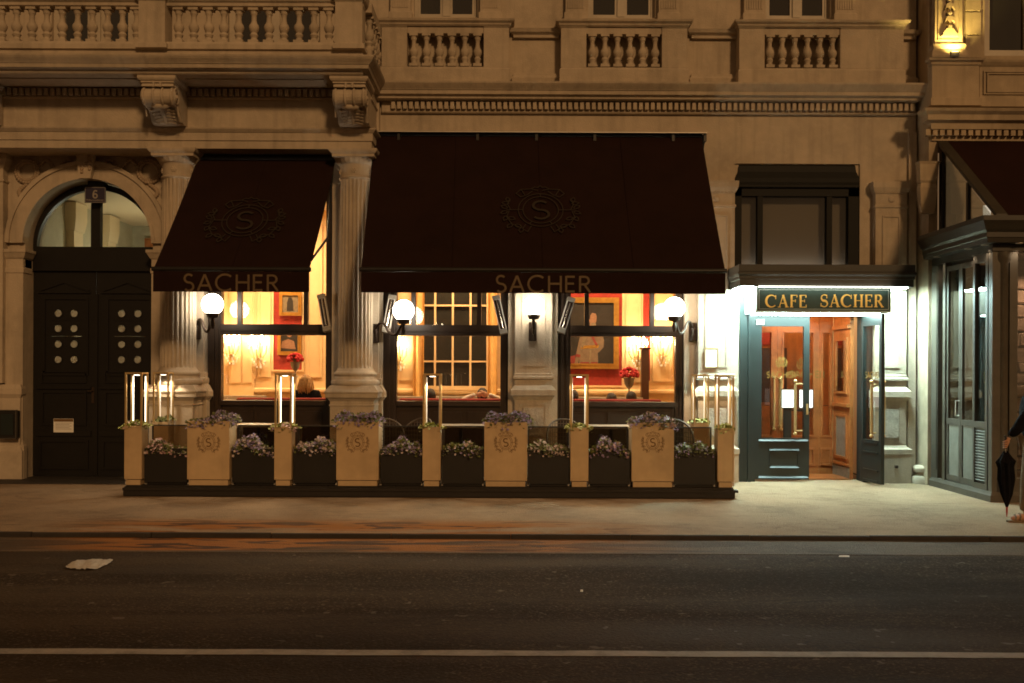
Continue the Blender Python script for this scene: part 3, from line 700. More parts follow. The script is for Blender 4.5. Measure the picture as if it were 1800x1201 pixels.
for li, (a, b, cs) in enumerate(((GA, GX-.004, (102, 130)), (GX+.004, GB, (213.5, 242)))):
    xs = [X(c, GYD) for c in cs]; rows = [Z(r, GYD, 163) for r in (551, 577.5, 605, 632)]
    hx = (xs[1]-xs[0])/2; hz = (rows[0]-rows[3])/6
    x0, x1 = xs[0]-hx, xs[1]+hx; z0, z1 = rows[3]-hz, rows[0]+hz
    mb = MB()
    y0, y1 = GYD, GYD+.05
    for cxx in xs:
        for cz in rows: plate_hole(mb, cxx-hx, cxx+hx, cz-hz, cz+hz, y0, y1, phr)
    mb.box(a, x0, y0, y1, .02, zd).box(x1, b, y0, y1, .02, zd).box(x0, x1, y0, y1, .02, z0).box(x0, x1, y0, y1, z1, zd)
    O('gate_leaf', mb, 'blackwood', gate)
    mb = MB()   # raised mouldings
    def rect(u0, u1, v0, v1, t=.03, p=.022):
        mb.box(u0, u1, y0-p, y0, v0, v0+t).box(u0, u1, y0-p, y0, v1-t, v1).box(u0, u0+t, y0-p, y0, v0+t, v1-t).box(u1-t, u1, y0-p, y0, v0+t, v1-t)
    rect(x0-.10, x1+.10, z0-.13, z1+.12); rect(a+.13, b-.13, .78, 1.30); rect(a+.13, b-.13, 1.42, 1.60, .02); rect(a+.10, b-.10, .12, .56)
    m_ = (a+b)/2
    mb.ribbon([(a+.10, zd-.32), (m_, zd-.19), (b-.10, zd-.32)], .03, (0, y0, 0), UX, UZ, NY, .022)
    mb.box(a+.08, b-.08, y0-.03, y0, zd-.36, zd-.335).box(a+.06, b-.06, y0-.03, y0, 1.33, 1.37).box(a+.06, b-.06, y0-.025, y0, .62, .70)
    O('gate_moulding', mb, 'blackwood', gate)
    for cxx in xs:
        for cz in rows:
            O('porthole', ring(MB(), cxx, cz, phr-.004, phr+.014, y0-.012, y0+.002, 0, 360, 20), 'blackwood', gate)
            O('porthole_glass', ring(MB(), cxx, cz, .0001, phr+.002, y0+.018, y0+.024, 0, 360, 20), 'porthole', gate)
O('gate_handle', MB().box(GX-.05, GX-.01, GYD-.035, GYD, 1.12, 1.36).tube([(GX-.03, GYD-.03, 1.30), (GX-.03, GYD-.07, 1.30), (GX-.10, GYD-.07, 1.30)], .011, 8), 'iron', gate)
O('astragal', B(GX-.035, GX+.035, GYD-.028, GYD+.0, .03, zd-.37), 'blackwood', gate)
O('threshold', B(GA-.75, -5.06, -.75, .42, -.15, .014), 'kerb', bld)
# passage behind the gate
pas = E('passage', (GX, 2, 0), parent=bld)
O('passage_wall', MB().box(GA-.25, GA-.15, .42, 4.5, 0, 5.1).box(-5.27, -5.20, .42, 4.5, 0, 5.1).box(GA-.25, -5.2, 4.5, 4.6, 0, 5.1).box(GA-.25, -5.2, .42, 4.6, 5.1, 5.2), 'plaster_hall', pas)
mb = MB()
mb.loft(GA-.14, -5.28, .43, 4.49, [(-.001, 4.40), (-.05, 4.42), (-.05, 4.52), (-.12, 4.60), (-.16, 4.66), (-.16, 4.72), (-.001, 4.74)], b=1)
O('passage_cornice', mb, 'cream_in', pas)
for s_, e in ((1, GA-.15), (-1, -5.27)):
    for y_ in (1.6, 3.0): O('passage_pilaster', MB().loft(min(e, e+s_*.13), max(e, e+s_*.13), y_, y_+.35, [(0, 0), (0, 3.9), (.02, 3.92), (.05, 4.1), (.05, 4.38)], b=1), 'cream_in', pas)
O('passage_door', B(GA+.12, GA+.65, 4.40, 4.47, 0, 4.15), 'oak', pas)
O('passage_arch', MB().box(-5.9, -5.7, 4.2, 4.5, 0, 4.3), 'cream_in', pas)
O('passage_floor', B(GA-.25, -5.2, .42, 4.6, -.05, .004), 'kerb', pas)
# flat pilaster at the left edge of the view
pe = O('pilaster', MB().loft(X(-70, -.25), X(4, -.25), -.25, LY, [(0, 1.42), (0, 4.36), (.02, 4.38), (.02, 4.40), (0, 4.41), (0, 4.56), (.03, 4.60), (.06, 4.66), (.08, 4.70), (.08, 4.774)]), 'stone', bld)
# ------------------------------------------------------------------ cafe front : window bays
FY = .10
def bay(x0, x1, y, mull, pxs):
    sill, tr0, tr1 = Z(706, y), Z(591, y), Z(572, y)
    z1 = WT
    b = O('window', MB().box(x0, x0+.20, y, y+.14, .0, z1).box(x1-.115, x1, y, y+.14, .0, z1).box(x0+.20, x1-.115, y, y+.14, z1-.12, z1), 'darkwood', bld)
    O('frame_moulding', MB().box(x0+.05, x0+.10, y-.025, y, .02, z1-.02).box(x0+.14, x0+.17, y-.02, y, .02, z1-.02).box(x1-.06, x1-.025, y-.02, y, .02, z1-.02), 'darkwood', b)
    O('transom', MB().box(x0+.201, x1-.116, y-.02, y+.12, tr0, tr1).box(x0+.201, x1-.116, y-.04, y-.0201, tr0+.06, tr1-.03), 'darkwood', b)
    for px in pxs:
        c = X(px, y); O('mullion', B(c-.032, c+.032, y, y+.10, tr1+.001, z1-.121), 'darkwood', b)
    O('sill', MB().box(x0+.201, x1-.116, y-.03, y+.15, sill-.07, sill), 'darkwood', b)
    ap = O('apron', B(x0+.201, x1-.116, y+.03, y+.12, .0, sill-.071), 'darkwood', b)
    n = 3; wd = (x1-x0-.36)/n
    for k in range(n):
        q = x0+.225+k*wd
        O('apron_panel', MB().loft(q+.03, q+wd-.05, y+.012, y+.03, [(0, .16), (0, sill-.16)]), 'darkwood', b)
    O('pane', B(x0+.201, x1-.116, y+.05, y+.056, sill+.001, tr0-.001), 'glass', b)
    xs = [x0+.201] + [X(p, y) for p in pxs] + [x1-.116]
    for k in range(len(xs)-1):
        O('pane', B(xs[k]+(.033 if k else 0), xs[k+1]-(.033 if k < len(xs)-2 else 0), y+.05, y+.056, tr1+.001, z1-.121), 'glass', b)
    return b
bay(W1[0], W1[1], FY-.06, 2, (420, 537))
bay(W2[0], W2[1], FY, 2, (726, 842))
bay(W3[0], W3[1], FY, 2, (1031, 1146))
# pilaster between the bays, and the ones beside the entrance
def pier(x0, x1, yf, panel=True, ztop=4.45, base2=False):
    p = O('pier', MB().loft(x0, x1, yf, -.001, [(0, 1.60), (0, 4.06), (.015, 4.07), (.015, 4.10), (0, 4.11), (0, 4.27), (.02, 4.30), (.045, 4.36), (.05, 4.42), (.05, ztop)]), 'stone', bld)
    if panel:
        t = .03
        O('panel_moulding', frame_xz(x0+.10, x1-.10, 1.70, 3.95, yf-.014, yf-.0005, .022), 'stone', p)
    O('base', MB().loft(x0, x1, yf, -.002, [(.06, -.1), (.06, .42), (.07, .43), (.07, .50), (.03, .52), (.0, .56), (.0, 1.20), (.02, 1.23), (.03, 1.26), (.06, 1.27), (.06, 1.35), (.02, 1.40), (.0, 1.42), (.0, 1.50), (.03, 1.515), (.03, 1.545), (.012, 1.56), (.012, 1.59), (0, 1.60)]), 'stone', p)
    xm = (x0+x1)/2; wd = (x1-x0)/2-.12
    O('base_frame', frame_xz(xm-wd-.05, xm+wd+.05, .60, 1.16, yf-.015, yf-.0005, .03), 'stone', p)
    O('rusticated_block', MB().loft(xm-wd, xm+wd, yf-.03, yf, [(0, .67), (.0, 1.09)]), 'rough_stone', p)
    # frieze of the capital
    mb = MB()
    for k in range(int((x1-x0)/.05)): mb.box(x0+.02+k*.05, x0+.05+k*.05, yf-.018, yf, 4.28, 4.33)
    mb.sphere((xm, yf, 4.19), (.05, .02, .05), 12, 8)
    O('capital_carving', mb, 'stone', p, True)
    return p
pier(X(905, -.1), X(970, -.1), -.10)
pier(X(1227, -.1), X(1290, -.1), -.12)
pier(X(1537, -.1), X(1592, -.1), -.12)
O('quoin', MB().loft(X(1594), XE-.004, -.05, -.0005, [(.0, -.1), (0, 5.2)], r=0), 'stone', bld)
# little round base of the downpipe at the right corner, tap and hook
mb = MB().lathe(XE+.06, -.16, [(.02, .0), (.16, .0), (.165, .06), (.15, .10), (.11, .12), (.11, .16), (.14, .18), (.145, .23), (.12, .26), (.06, .27)], 20)
O('corner_stone', mb, 'stone', bld, True)
O('wall_tap', MB().box(X(1565), X(1570), -.22, -.12, .23, .27).sphere((X(1567), -.23, .25), .025, 8, 6), 'iron', bld)

# ------------------------------------------------------------------ entrance
ent = E('cafe_entrance', (4.4, 0, 0), 'cafe entrance with dark green glazed doors, right leaf open, and oak vestibule', 'entrance')
DY = .04; DT = Z(556, DY, 1420)
xl0, xl1 = X(1312, DY), X(1326, DY); xr1 = X(1516, DY)
mb = MB().box(DOOR[0]-.05, xl0+.03, -.06, .30, 0, 2.80).box(xl0+.03, xl1, -.02, .28, 0, DT).box(xl0, xl0+.045, -.085, -.06, 0, DT+.1)
mb.box(xr1, DOOR[1]+.01, -.02, .28, 0, 2.80).box(xl1, xr1, -.01, .25, DT, 2.80).box(xl0+.03, xl1, -.02, .28, DT+.001, 2.8)
O('door_frame', mb, 'green', ent)
# closed leaf
a, b = xl1+.006, X(1422, DY); g0, g1, gz0, gz1 = X(1338, DY), X(1412, DY), Z(770, DY, 1380), Z(574, DY, 1380)
mb = MB().box(a, g0, DY-.03, DY+.03, .03, DT-.005).box(g1, b, DY-.03, DY+.03, .03, DT-.005).box(g0, g1, DY-.03, DY+.03, .03, gz0).box(g0, g1, DY-.03, DY+.03, gz1, DT-.005)
lf = O('closed_door', mb, 'green', ent)
mb = MB(); pz0, pz1 = .20, .46
for z_ in (gz0-.05, .05): mb.loft(g0-.04, g1+.06, DY-.0301, DY-.03, [(.026, z_), (.026, z_+.006), (.0, z_+.030)], l=0, r=0)
for z_ in (pz1, pz0): mb.loft(g0+.12, g1-.07, DY-.0301, DY-.03, [(.026, z_), (.026, z_+.006), (.0, z_+.030)], l=0, r=0)
mb.box(g0+.12, g0+.135, DY-.045, DY-.03, pz0, pz1).box(g1-.085, g1-.07, DY-.045, DY-.03, pz0, pz1)
O('door_moulding', mb, 'green', lf)
O('door_pane', B(g0, g1, DY-.004, DY+.004, gz0, gz1), 'glass', lf)
def barhandle(p0, p1, n, parent, r=.022):
    p0, p1, n = Vector(p0), Vector(p1), Vector(n)
    mb = MB().tube([p0+n, p0.lerp(p1, .5)+n, p1+n], r, 10)
    for q in (p0, p1): mb.tube([q, q+n], .014, 8).sphere(q+n+(q-(p0+p1)/2).normalized()*.04, .03, 10, 7)
    return O('pull_handle', mb, 'brass', parent, True)
hz0, hz1 = Z(757, DY, 1380), Z(675, DY, 1380)
barhandle((g1-.04+.02, DY-.03, hz0), (g1-.02, DY-.03, hz1), (-.12, -.05, 0), lf)
barhandle((X(1372, .1), DY+.03, hz0+.1), (X(1372, .1), DY+.03, hz1+.03), (0, .06, 0), lf, .016)
O('door_lock', B(b-.05, b-.02, DY-.045, DY-.03, 1.0, 1.16), 'brass', lf)
O('door_closer', MB().box(a+.01, a+.12, DY-.07, DY-.03, DT-.13, DT-.06), 'steel', lf)
mb = MB(); word(mb, 'SACHER', g0+.08, Z(664, DY, 1380), .085, .012, (0, DY-.008, 0), UX, UZ, NY, .002)
O('gold_lettering', mb, 'glass_gold', lf)
mb = MB(); crest(mb, .17, (g0+.30, DY-.008, Z(637, DY, 1380)), UX, UZ, NY, .002, .035, .05)
O('gold_crest', mb, 'glass_gold', lf)
# open leaf, swung out almost square to the wall
hx_, wl = xr1-.02, .60; ang = R(-87)
Uo = Vector((-math.cos(ang), math.sin(ang), 0)); Uo = Vector((math.cos(R(-82)), math.sin(R(-82)), 0)); No = Vector((Uo.y, -Uo.x, 0))
H0 = Vector((hx_, -.03, 0))
def ob(mb, u0, u1, z0, z1, t0, t1):
    c = H0 + Uo*(u0+u1)/2 + No*(t0+t1)/2 + Vector((0,0,(z0+z1)/2)); mb.obox(c, Uo, No, UZ, (u1-u0)/2, (t1-t0)/2, (z1-z0)/2); return mb
mb = MB(); ob(mb, 0, .06, .03, DT, -.025, .025); ob(mb, wl-.07, wl, .03, DT, -.025, .025); ob(mb, .06, wl-.07, .03, gz0, -.025, .025); ob(mb, .06, wl-.07, gz1, DT, -.025, .025)
lo = O('open_door', mb, 'green', ent)
mb = MB()
for z_ in (gz0-.05, .05, pz0, pz1): ob(mb, .08, wl-.08, z_, z_+.022, -.04, -.025); ob(mb, .08, wl-.08, z_, z_+.022, .025, .04)
O('door_moulding', mb, 'green', lo)
O('door_pane', ob(MB(), .06, wl-.07, gz0, gz1, -.004, .004), 'glass', lo)
for s_ in (-1, 1):
    q0 = H0 + Uo*(wl-.15) + No*(.025*s_); barhandle(q0 + Vector((0,0,hz0)), q0 + Vector((0,0,hz1)), No*(.07*s_), lo)
mb = MB(); word(mb, 'SACHER', .05, 1.55, .09, .015, H0 - No*.012, Uo, UZ, -No, .002); O('gold_lettering', mb, 'glass_gold', lo)
# vestibule
VB, VX = 1.10, 5.14
O('vestibule_floor', B(DOOR[0]-.1, DOOR[1]+.1, .36, 2.9, -.06, .006), 'floor_in', ent)
O('door_mat', B(xl1+.3, xr1-.12, .25, .95, .007, .02), 'oak', ent)
vest = O('vestibule_wall', MB().box(VX, VX+.05, .30, VB, 0, 2.75).box(3.40, 3.45, .30, VB, 0, 2.75).box(3.40, VX+.05, .28, VB, 2.75, 2.82), 'oak', ent)
# right side wall panelling
mb = MB()
def srect(y0, y1, z0, z1, t=.035, p=.03): mb.box(VX-p, VX, y0, y1, z0, z0+t).box(VX-p, VX, y0, y1, z1-t, z1).box(VX-p, VX, y0, y0+t, z0+t, z1-t).box(VX-p, VX, y1-t, y1, z0+t, z1-t)
srect(.40, .95, 1.30, 2.16); srect(.40, .95, .30, .98); mb.box(VX-.05, VX, .31, 1.05, 1.10, 1.15).box(VX-.035, VX, .31, 1.06, .20, .235).box(VX-.04, VX, .31, 1.06, 2.30, 2.36)
O('side_panelling', mb, 'oak', vest)
O('side_mirror', B(VX-.012, VX-.0005, .435, .915, 1.335, 2.125), 'mirror', vest)
O('vent_grille', B(VX-.012, VX-.0005, .435, .915, .335, .945), 'steel_dull', vest)
O('kick_plate', B(VX-.014, VX-.0005, .32, 1.08, .01, .18), 'steel_dull', vest)
# inner doors at the back of the vestibule
def pd(px): return X(px, VB)
leafs = ((3.46, pd(1366)), (pd(1366)+.004, pd(1440)), (pd(1440)+.004, VX-.01))
for k, (a_, b_) in enumerate(leafs):
    st = .10 if k != 2 else .05
    zb_, zt2 = Z(765, VB, 1400), Z(585, VB, 1400)
    mb = MB().box(a_, a_+st, VB, VB+.05, 0, 2.75).box(b_-st, b_, VB, VB+.05, 0, 2.75).box(a_+st, b_-st, VB, VB+.05, 0, zb_).box(a_+st, b_-st, VB, VB+.05, zt2, 2.75)
    d = O('inner_door', mb, 'oak', ent)
    mb = MB()
    for z0_, z1_ in ((zb_-.03, zt2+.03), (.14, .42)):
        mb.box(a_+st-.03, b_-st+.03, VB-.022, VB, z0_, z0_+.028).box(a_+st-.03, b_-st+.03, VB-.022, VB, z1_-.028, z1_).box(a_+st-.03, a_+st, VB-.022, VB, z0_+.028, z1_-.028).box(b_-st, b_-st+.03, VB-.022, VB, z0_+.028, z1_-.028)
    O('door_moulding', mb, 'oak', d)
    O('door_pane', B(a_+st, b_-st, VB+.02, VB+.026, zb_, zt2), 'glass', d)
    if k < 2:
        barhandle((b_-.06 if k == 0 else a_+.05, VB, Z(750, VB, 1400)), (b_-.06 if k == 0 else a_+.05, VB, Z(668, VB, 1400)), (0, -.06, 0), d, .018)
mb = MB(); word(mb, 'SACHER', pd(1388), Z(664, VB, 1400), .11, .022, (0, VB-.004, 0), UX, UZ, NY, .003); O('gold_lettering', mb, 'glass_gold', ent)
mb = MB(); crest(mb, .20, (pd(1411), VB-.004, Z(640, VB, 1400)), UX, UZ, NY, .003, .035, .05); O('gold_crest', mb, 'glass_gold', ent)
# corridor behind the inner doors
O('corridor_wall', MB().box(3.2, 5.6, 2.6, 2.65, 1.05, 3.2).box(3.2, 3.25, VB+.06, 2.6, 0, 3.2), 'oak', ent); O('red_panel', MB().box(4.2, 4.75, 2.58, 2.6, 2.1, 2.6), 'red_wall', ent); O('red_panel', MB().box(3.5, 3.95, 2.58, 2.6, 1.2, 2.5), 'red_wall', ent); O('dark_opening', MB().box(4.2, 4.8, 2.585, 2.6, 1.1, 2.05), 'oak_dark', ent)
O('corridor_dado', MB().box(3.2, 5.6, 2.58, 2.65, 0, 1.04).box(3.9, 4.25, 2.35, 2.57, 0, 2.3), 'oak', ent)
O('corridor_ceiling', MB().box(3.2, 5.6, VB+.05, 2.65, 3.2, 3.25).box(5.55, 5.6, VB+.06, 2.6, 0, 3.2), 'cream_in', ent)
# upper window over the canopy
u0, u1, uz0, uz1 = UPW
uw = O('transom_window', MB().box(u0, u0+.11, .02, .16, uz0, uz1-.3).box(u1-.16, u1, .02, .16, uz0, uz1-.3).box(u0, u1, .02, .16, uz1-.48, uz1-.3).box(u0+.1, u1-.1, .1, .16, uz0, uz0+.05), 'blackgreen', bld)
O('cornice_box', MB().loft(u0+.03, u1-.03, -.01, .2, [(0, uz1-.36), (.012, uz1-.35), (.012, uz1-.32), (.018, uz1-.28), (.018, uz1-.22), (-.02, uz1-.12), (-.03, uz1-.03), (-.045, uz1-.002)], b=0), 'blackgreen', uw)
m1, m2 = X(1336), X(1458)
for m_ in (m1, m2): O('mullion', B(m_-.04, m_+.04, .03, .14, uz0, uz1-.481), 'blackgreen', uw)
for q0, q1 in ((u0+.11, m1-.04), (m1+.04, m2-.04), (m2+.04, u1-.16)): O('pane', B(q0, q1, .08, .086, uz0, uz1-.481), 'glass_soft', uw)
O('added_sill_glow', B(u0+.12, u1-.17, .12, .15, uz0+.051, uz0+.06), 'sill_fill', uw)  # added strip hidden by the canopy, brightens the blind from below
O('blind', B(u0+.05, u1-.05, .22, .23, uz0, uz1-.3), 'blind_cloth', uw)
O('tympanum', B(u0-.02, u1+.02, .03, .3, uz1-.3, uz1), 'stone', uw)
# canopy
CX0, CX1, CY, CZ0, CZ1 = X(1297, -.83), X(1611, -.83), -.83, Z(503, -.83, 1300), Z(465, -.83, 1450)
can = E('entrance_canopy', (4.4, -.4, CZ0), 'dark flat canopy with lit underside over the cafe entrance', 'canopy')
O('canopy_body', MB().loft(CX0+.03, CX1-.03, CY+.03, -.002, [(0, CZ0), (.0, CZ0+.10), (.012, CZ0+.105), (.012, CZ0+.145), (.03, CZ0+.17), (.03, CZ0+.20), (.015, CZ0+.21), (.015, CZ1)]), 'canopy_paint', can)
SX0, SX1, SZ0 = X(1328, CY+.1), X(1566, CY+.1), Z(549, CY+.1, 1450)
for a_, b_ in ((CX0+.06, SX0-.03), (SX1+.03, CX1-.10)): O('light_panel', B(a_, b_, CY+.08, -.20, CZ0-.012, CZ0-.001), 'soffit', can)
O('light_panel', B(SX0+.08, SX1-.08, CY+.30, -.10, SZ0-.014, SZ0-.002), 'soffit_low', can)
sg = E('cafe_sign', (4.4, CY, SZ0), 'dark green sign box lettered CAFE SACHER in gold above the entrance doors', 'sign')
CYS = CY; CY = CY+.10
O('sign_box', B(SX0, SX1, CY, -.065, SZ0, CZ0-.001), 'sign_side', sg)
O('light_strip', B(SX0+.02, SX1-.02, CYS+.005, CYS+.04, CZ0-.010, CZ0-.001), 'led_cool', can)
O('sign_panel', B(SX0+.015, SX1-.015, CY-.012, CY-.0005, SZ0+.015, CZ0-.012), 'sign_green', sg)
O('sign_border', frame_xz(SX0+.004, SX1-.004, SZ0+.004, CZ0-.004, CY-.016, CY-.0125, .014).box(SX0+.04, SX1-.04, CY-.0155, CY-.0125, CZ0-.045, CZ0-.039).box(SX0+.04, SX1-.04, CY-.0155, CY-.0125, SZ0+.038, SZ0+.044).box(SX0+.04, SX0+.046, CY-.0155, CY-.0125, SZ0+.045, CZ0-.046).box(SX1-.046, SX1-.04, CY-.0155, CY-.0125, SZ0+.045, CZ0-.046), 'sign_edge', sg)
mb = MB(); hS = .178; xe = serif_word(mb, 'CAFE', 0, 0, hS, (X(1345, CY), CY-.013, Z(541, CY, 1450)), UX, UZ, NY, .006)
O('sign_lettering', mb, 'sign_gold', sg); mb = MB(); serif_word(mb, 'SACHER', 0, 0, hS, (X(1441, CY), CY-.013, Z(540, CY, 1450)), UX, UZ, NY, .006)
O('sign_lettering', mb, 'sign_gold', sg)

# ------------------------------------------------------------------ interior : room shell
RB = 2.80; RX0, RX1 = -5.19, 3.15
O('dining_room_floor', B(RX0, RX1, .42, RB, -.06, .01), 'floor_in', kind='structure')
O('dining_room_ceiling', B(RX0, RX1, .42, RB+.1, 4.45, 4.6), 'cream_in', kind='structure')
bw = O('dining_room_wall', MB().box(RX0, RX1, RB, RB+.1, 0, 4.45).box(RX1, RX1+.04, .42, RB, 0, 4.45).box(RX0, RX0+.04, .42, RB, 0, 4.45).box(RX0+.04, W1[0]-.02, .419, .44, 0, 4.45).box(W1[1]+.02, W2[0]-.02, .421, .44, 0, 4.45).box(W2[1]+.02, W3[0]-.02, .421, .44, 0, 4.45).box(W3[1]+.02, RX1, .421, .44, 0, 4.45), 'yellow_wall', kind='structure')
def bx(px): return X(px, RB)
def bz(py): return Z(py, RB)
def wallpanel(p0, p1, z0, z1, m='yellow_wall', t=.03):
    x0, x1 = bx(p0), bx(p1); o = O('wall_panel', B(x0+t, x1-t, RB-.012, RB-.0005, z0+t, z1-t), m, bw)
    O('panel_moulding', frame_xz(x0, x1, z0, z1, RB-.03, RB-.0005, t), 'yellow_wall', o); return o
wallpanel(478, 534, bz(655), 4.2, 'red_wall'); wallpanel(436, 450, bz(668), 4.2, 'red_wall', .02); wallpanel(540, 566, 1.5, 4.2); wallpanel(454, 476, 1.5, 4.2)
wallpanel(985, 1096, bz(680), 4.2, 'red_wall'); wallpanel(1100, 1126, 1.45, 4.2); wallpanel(1128, 1144, 1.45, 4.2, 'red_wall', .015); wallpanel(1147, 1182, 1.45, 4.2); wallpanel(700, 726, 1.45, 4.2)
for a_, b_ in ((450, 590), (690, 880), (960, 1200)):
    O('dado_rail', MB().loft(bx(a_), bx(b_), RB-.05, RB, [(0, 1.22), (.02, 1.25), (.02, 1.29), (0, 1.31)]), 'yellow_wall', bw)
# double door on the left
O('room_door', MB().box(bx(404), bx(448), RB-.05, RB-.031, 0, 3.5).box(bx(408), bx(425), RB-.07, RB-.05, 1.4, 3.3).box(bx(428), bx(445), RB-.07, RB-.05, 1.4, 3.3), 'yellow_wall', bw)
# inner window with glazing bars
iw = O('inner_window', frame_xz(bx(733), bx(862), bz(686), 4.2, RB-.08, RB-.001, .07), 'yellow_wall', bw)
O('window_backing', B(bx(737), bx(858), RB-.02, RB-.0015, bz(684), 4.15), 'canvas_dark', iw)
O('window_glazing', B(bx(738), bx(857), RB-.035, RB-.03, bz(683), 4.13), 'glass', iw)
for px in (765, 796, 827): O('glazing_bar', B(bx(px)-.017, bx(px)+.017, RB-.075, RB-.036, bz(682), 4.13), 'yellow_wall', iw)
for py in (636, 538, 470): O('glazing_bar', B(bx(740), bx(856), RB-.07, RB-.0365, bz(py)-.015, bz(py)+.015), 'yellow_wall', iw)
def drape(name, x0, x1, y, z0, z1, m, lab, cat='curtain'):
    n = 40; mb = MB(); vs = []; fs = []
    for j in range(9):
        z_ = z0+(z1-z0)*j/8
        for i in range(n+1):
            t = i/n; x_ = x0+(x1-x0)*(.5+(t-.5)*(.85+.15*abs(j/8-.3))); vs.append((x_, y+.05*math.sin(t*(x1-x0)*45)+.01*math.sin(j+t*9), z_))
    for j in range(8):
        for i in range(n): a = j*(n+1)+i; fs.append((a, a+1, a+n+2, a+n+1))
    k = len(vs); vs2 = [(x_, y_+.012, z_) for x_, y_, z_ in vs]
    mb.add(vs, fs); mb.add(vs2, [f[::-1] for f in fs])
    return O(name, mb, m, None, True, lab, cat)
drape('curtain', bx(726), bx(748), RB-.14, .9, 4.2, 'curtain', 'yellow curtain hanging left of the inner barred window')
drape('curtain', bx(857), bx(875), RB-.14, .9, 4.2, 'curtain', 'yellow curtain hanging right of the inner barred window')
drape('curtain', X(380, .36), X(391, .36), .36, .9, 4.2, 'red_cloth', 'narrow red drape at the left edge of the left cafe window')
drape('curtain', X(688, .36), X(694, .36), .36, .9, 4.2, 'red_cloth', 'narrow red drape at the left edge of the middle cafe window')
# lit alcove shelf along the back wall
for i, (a_, b_, l_) in enumerate(((384, 470, 'left'), (696, 872, 'middle'), (990, 1125, 'right'))):
    t = E('side_counter', (bx((a_+b_)/2), RB-.2, 0), 'pale sideboard against the back wall seen through the %s cafe window' % l_, 'sideboard')
    O('counter_top', B(bx(a_), bx(b_), RB-.42, RB-.051, bz(703), bz(697)), 'marble', t)
    O('counter_body', B(bx(a_)+.03, bx(b_)-.03, RB-.38, RB-.052, .011, bz(703)-.001), 'cream_in', t)
# paintings
def picture(name, x0, x1, z0, z1, m, lab, y=None, t=.06):
    y = RB-.05 if y is None else y
    e = E(name, ((x0+x1)/2, y, z0), lab, 'painting')
    O('frame', MB().loft(x0, x1, y-.03, y+.03, [(0, z0), (0, z0+t)]).loft(x0, x1, y-.03, y+.03, [(0, z1-t), (0, z1)]).box(x0, x0+t, y-.03, y+.03, z0+t, z1-t).box(x1-t, x1, y-.03, y+.03, z0+t, z1-t), 'gold', e)
    O('frame_inner', frame_xz(x0+t*.9, x1-t*.9, z0+t*.9, z1-t*.9, y-.04, y-.0305, t*.35), 'gold', e)
    O('canvas', B(x0+t, x1-t, y-.012, y+.0, z0+t, z1-t), m, e); return e
p = picture('painting', bx(492), bx(531), bz(557), bz(516), 'canvas_tan', 'upper small gilt framed picture with pale engraving on red wall', t=.045)
mb = MB(); mb.ext([(-.06,-.12),(.06,-.12),(.05,.05),(.02,.12),(-.03,.12),(-.055,.03)], (bx(511), RB-.064, bz(537)), UX, UZ, (0,1,0), .002); O('painted_figure', mb, 'canvas_dark', p)
p = picture('painting', bx(489), bx(531), bz(626), bz(574), 'canvas_dark', 'lower small gilt framed portrait on red wall behind the left window', t=.05)
mb = MB().ext(arc(0, 0, .055, .07, 0, 360, 20)[:-1], (bx(510), RB-.064, bz(588)), UX, UZ, (0,1,0), .002).ext([(-.14,-.10),(.13,-.12),(.10,.02),(0,.06),(-.11,.02)], (bx(508), RB-.064, bz(604)), UX, UZ, (0,1,0), .0015); O('painted_figure', mb, 'paint_skin', p)
pp = picture('painting', bx(985), bx(1087), bz(648), bz(523), 'canvas_dark', 'large gilt framed portrait of an officer in a white coat on red wall', t=.075)
ox, oy = bx(1040), RB-.062
def pf(poly, m, name, k=0): O(name, MB().ext([(bx(a)-ox, bz(b)) for a, b in poly], (ox, oy-.001*k, 0), UX, UZ, (0,1,0), .001), m, pp)
pf([(1017,640),(1019,618),(1023,600),(1026,588),(1030,580),(1037,576),(1046,576),(1053,580),(1056,590),(1055,606),(1050,620),(1051,640)], 'paint_white', 'painted_coat', 1)
pf([(1010,637),(1013,618),(1017,598),(1022,584),(1029,580),(1030,590),(1025,606),(1020,622),(1016,637)], 'paint_white', 'painted_sleeve', 2)
pf([(1051,580),(1057,584),(1061,598),(1060,610),(1053,618),(1047,622),(1045,618),(1052,611),(1054,602),(1051,592)], 'paint_white', 'painted_sleeve', 3)
pf([(1035,577),(1045,577),(1043,570),(1047,566),(1048,556),(1045,549),(1039,547),(1035,551),(1034,560),(1036,568)], 'paint_skin', 'painted_face', 3)
pf([(1034,561),(1034,551),(1038,545),(1045,546),(1048,551),(1045,551),(1040,550),(1037,554),(1036,562)], 'hair_dark', 'painted_hair', 4)
pf([(1037,569),(1041,567),(1046,568),(1047,572),(1042,575),(1038,574)], 'canvas_tan', 'painted_beard', 5)
pf([(1035,577),(1046,577),(1045,581),(1036,581)], 'paint_red', 'painted_collar', 4)
pf([(1034,583),(1038,582),(1050,606),(1047,609)], 'paint_red', 'painted_sash', 4)
pf([(1021,608),(1052,606),(1051,611),(1020,613)], 'gold', 'painted_belt', 4)
pf([(1012,622),(1020,623),(1019,628),(1011,627)], 'paint_red', 'painted_cuff', 5)
pf([(1026,588),(1030,592),(1024,612),(1021,610)], 'canvas_tan', 'painted_fold', 5)
pf([(1036,612),(1039,612),(1038,640),(1035,640)], 'canvas_tan', 'painted_fold', 5)
pf([(996,628),(1011,624),(1010,641),(996,641)], 'paint_red', 'painted_drapery', 1)
pf([(1020,636),(1050,636),(1050,641),(1019,641)], 'paint_red', 'painted_breeches', 4)
pf([(1009,637),(1016,637),(1015,642),(1010,641)], 'paint_skin', 'painted_hand', 5)
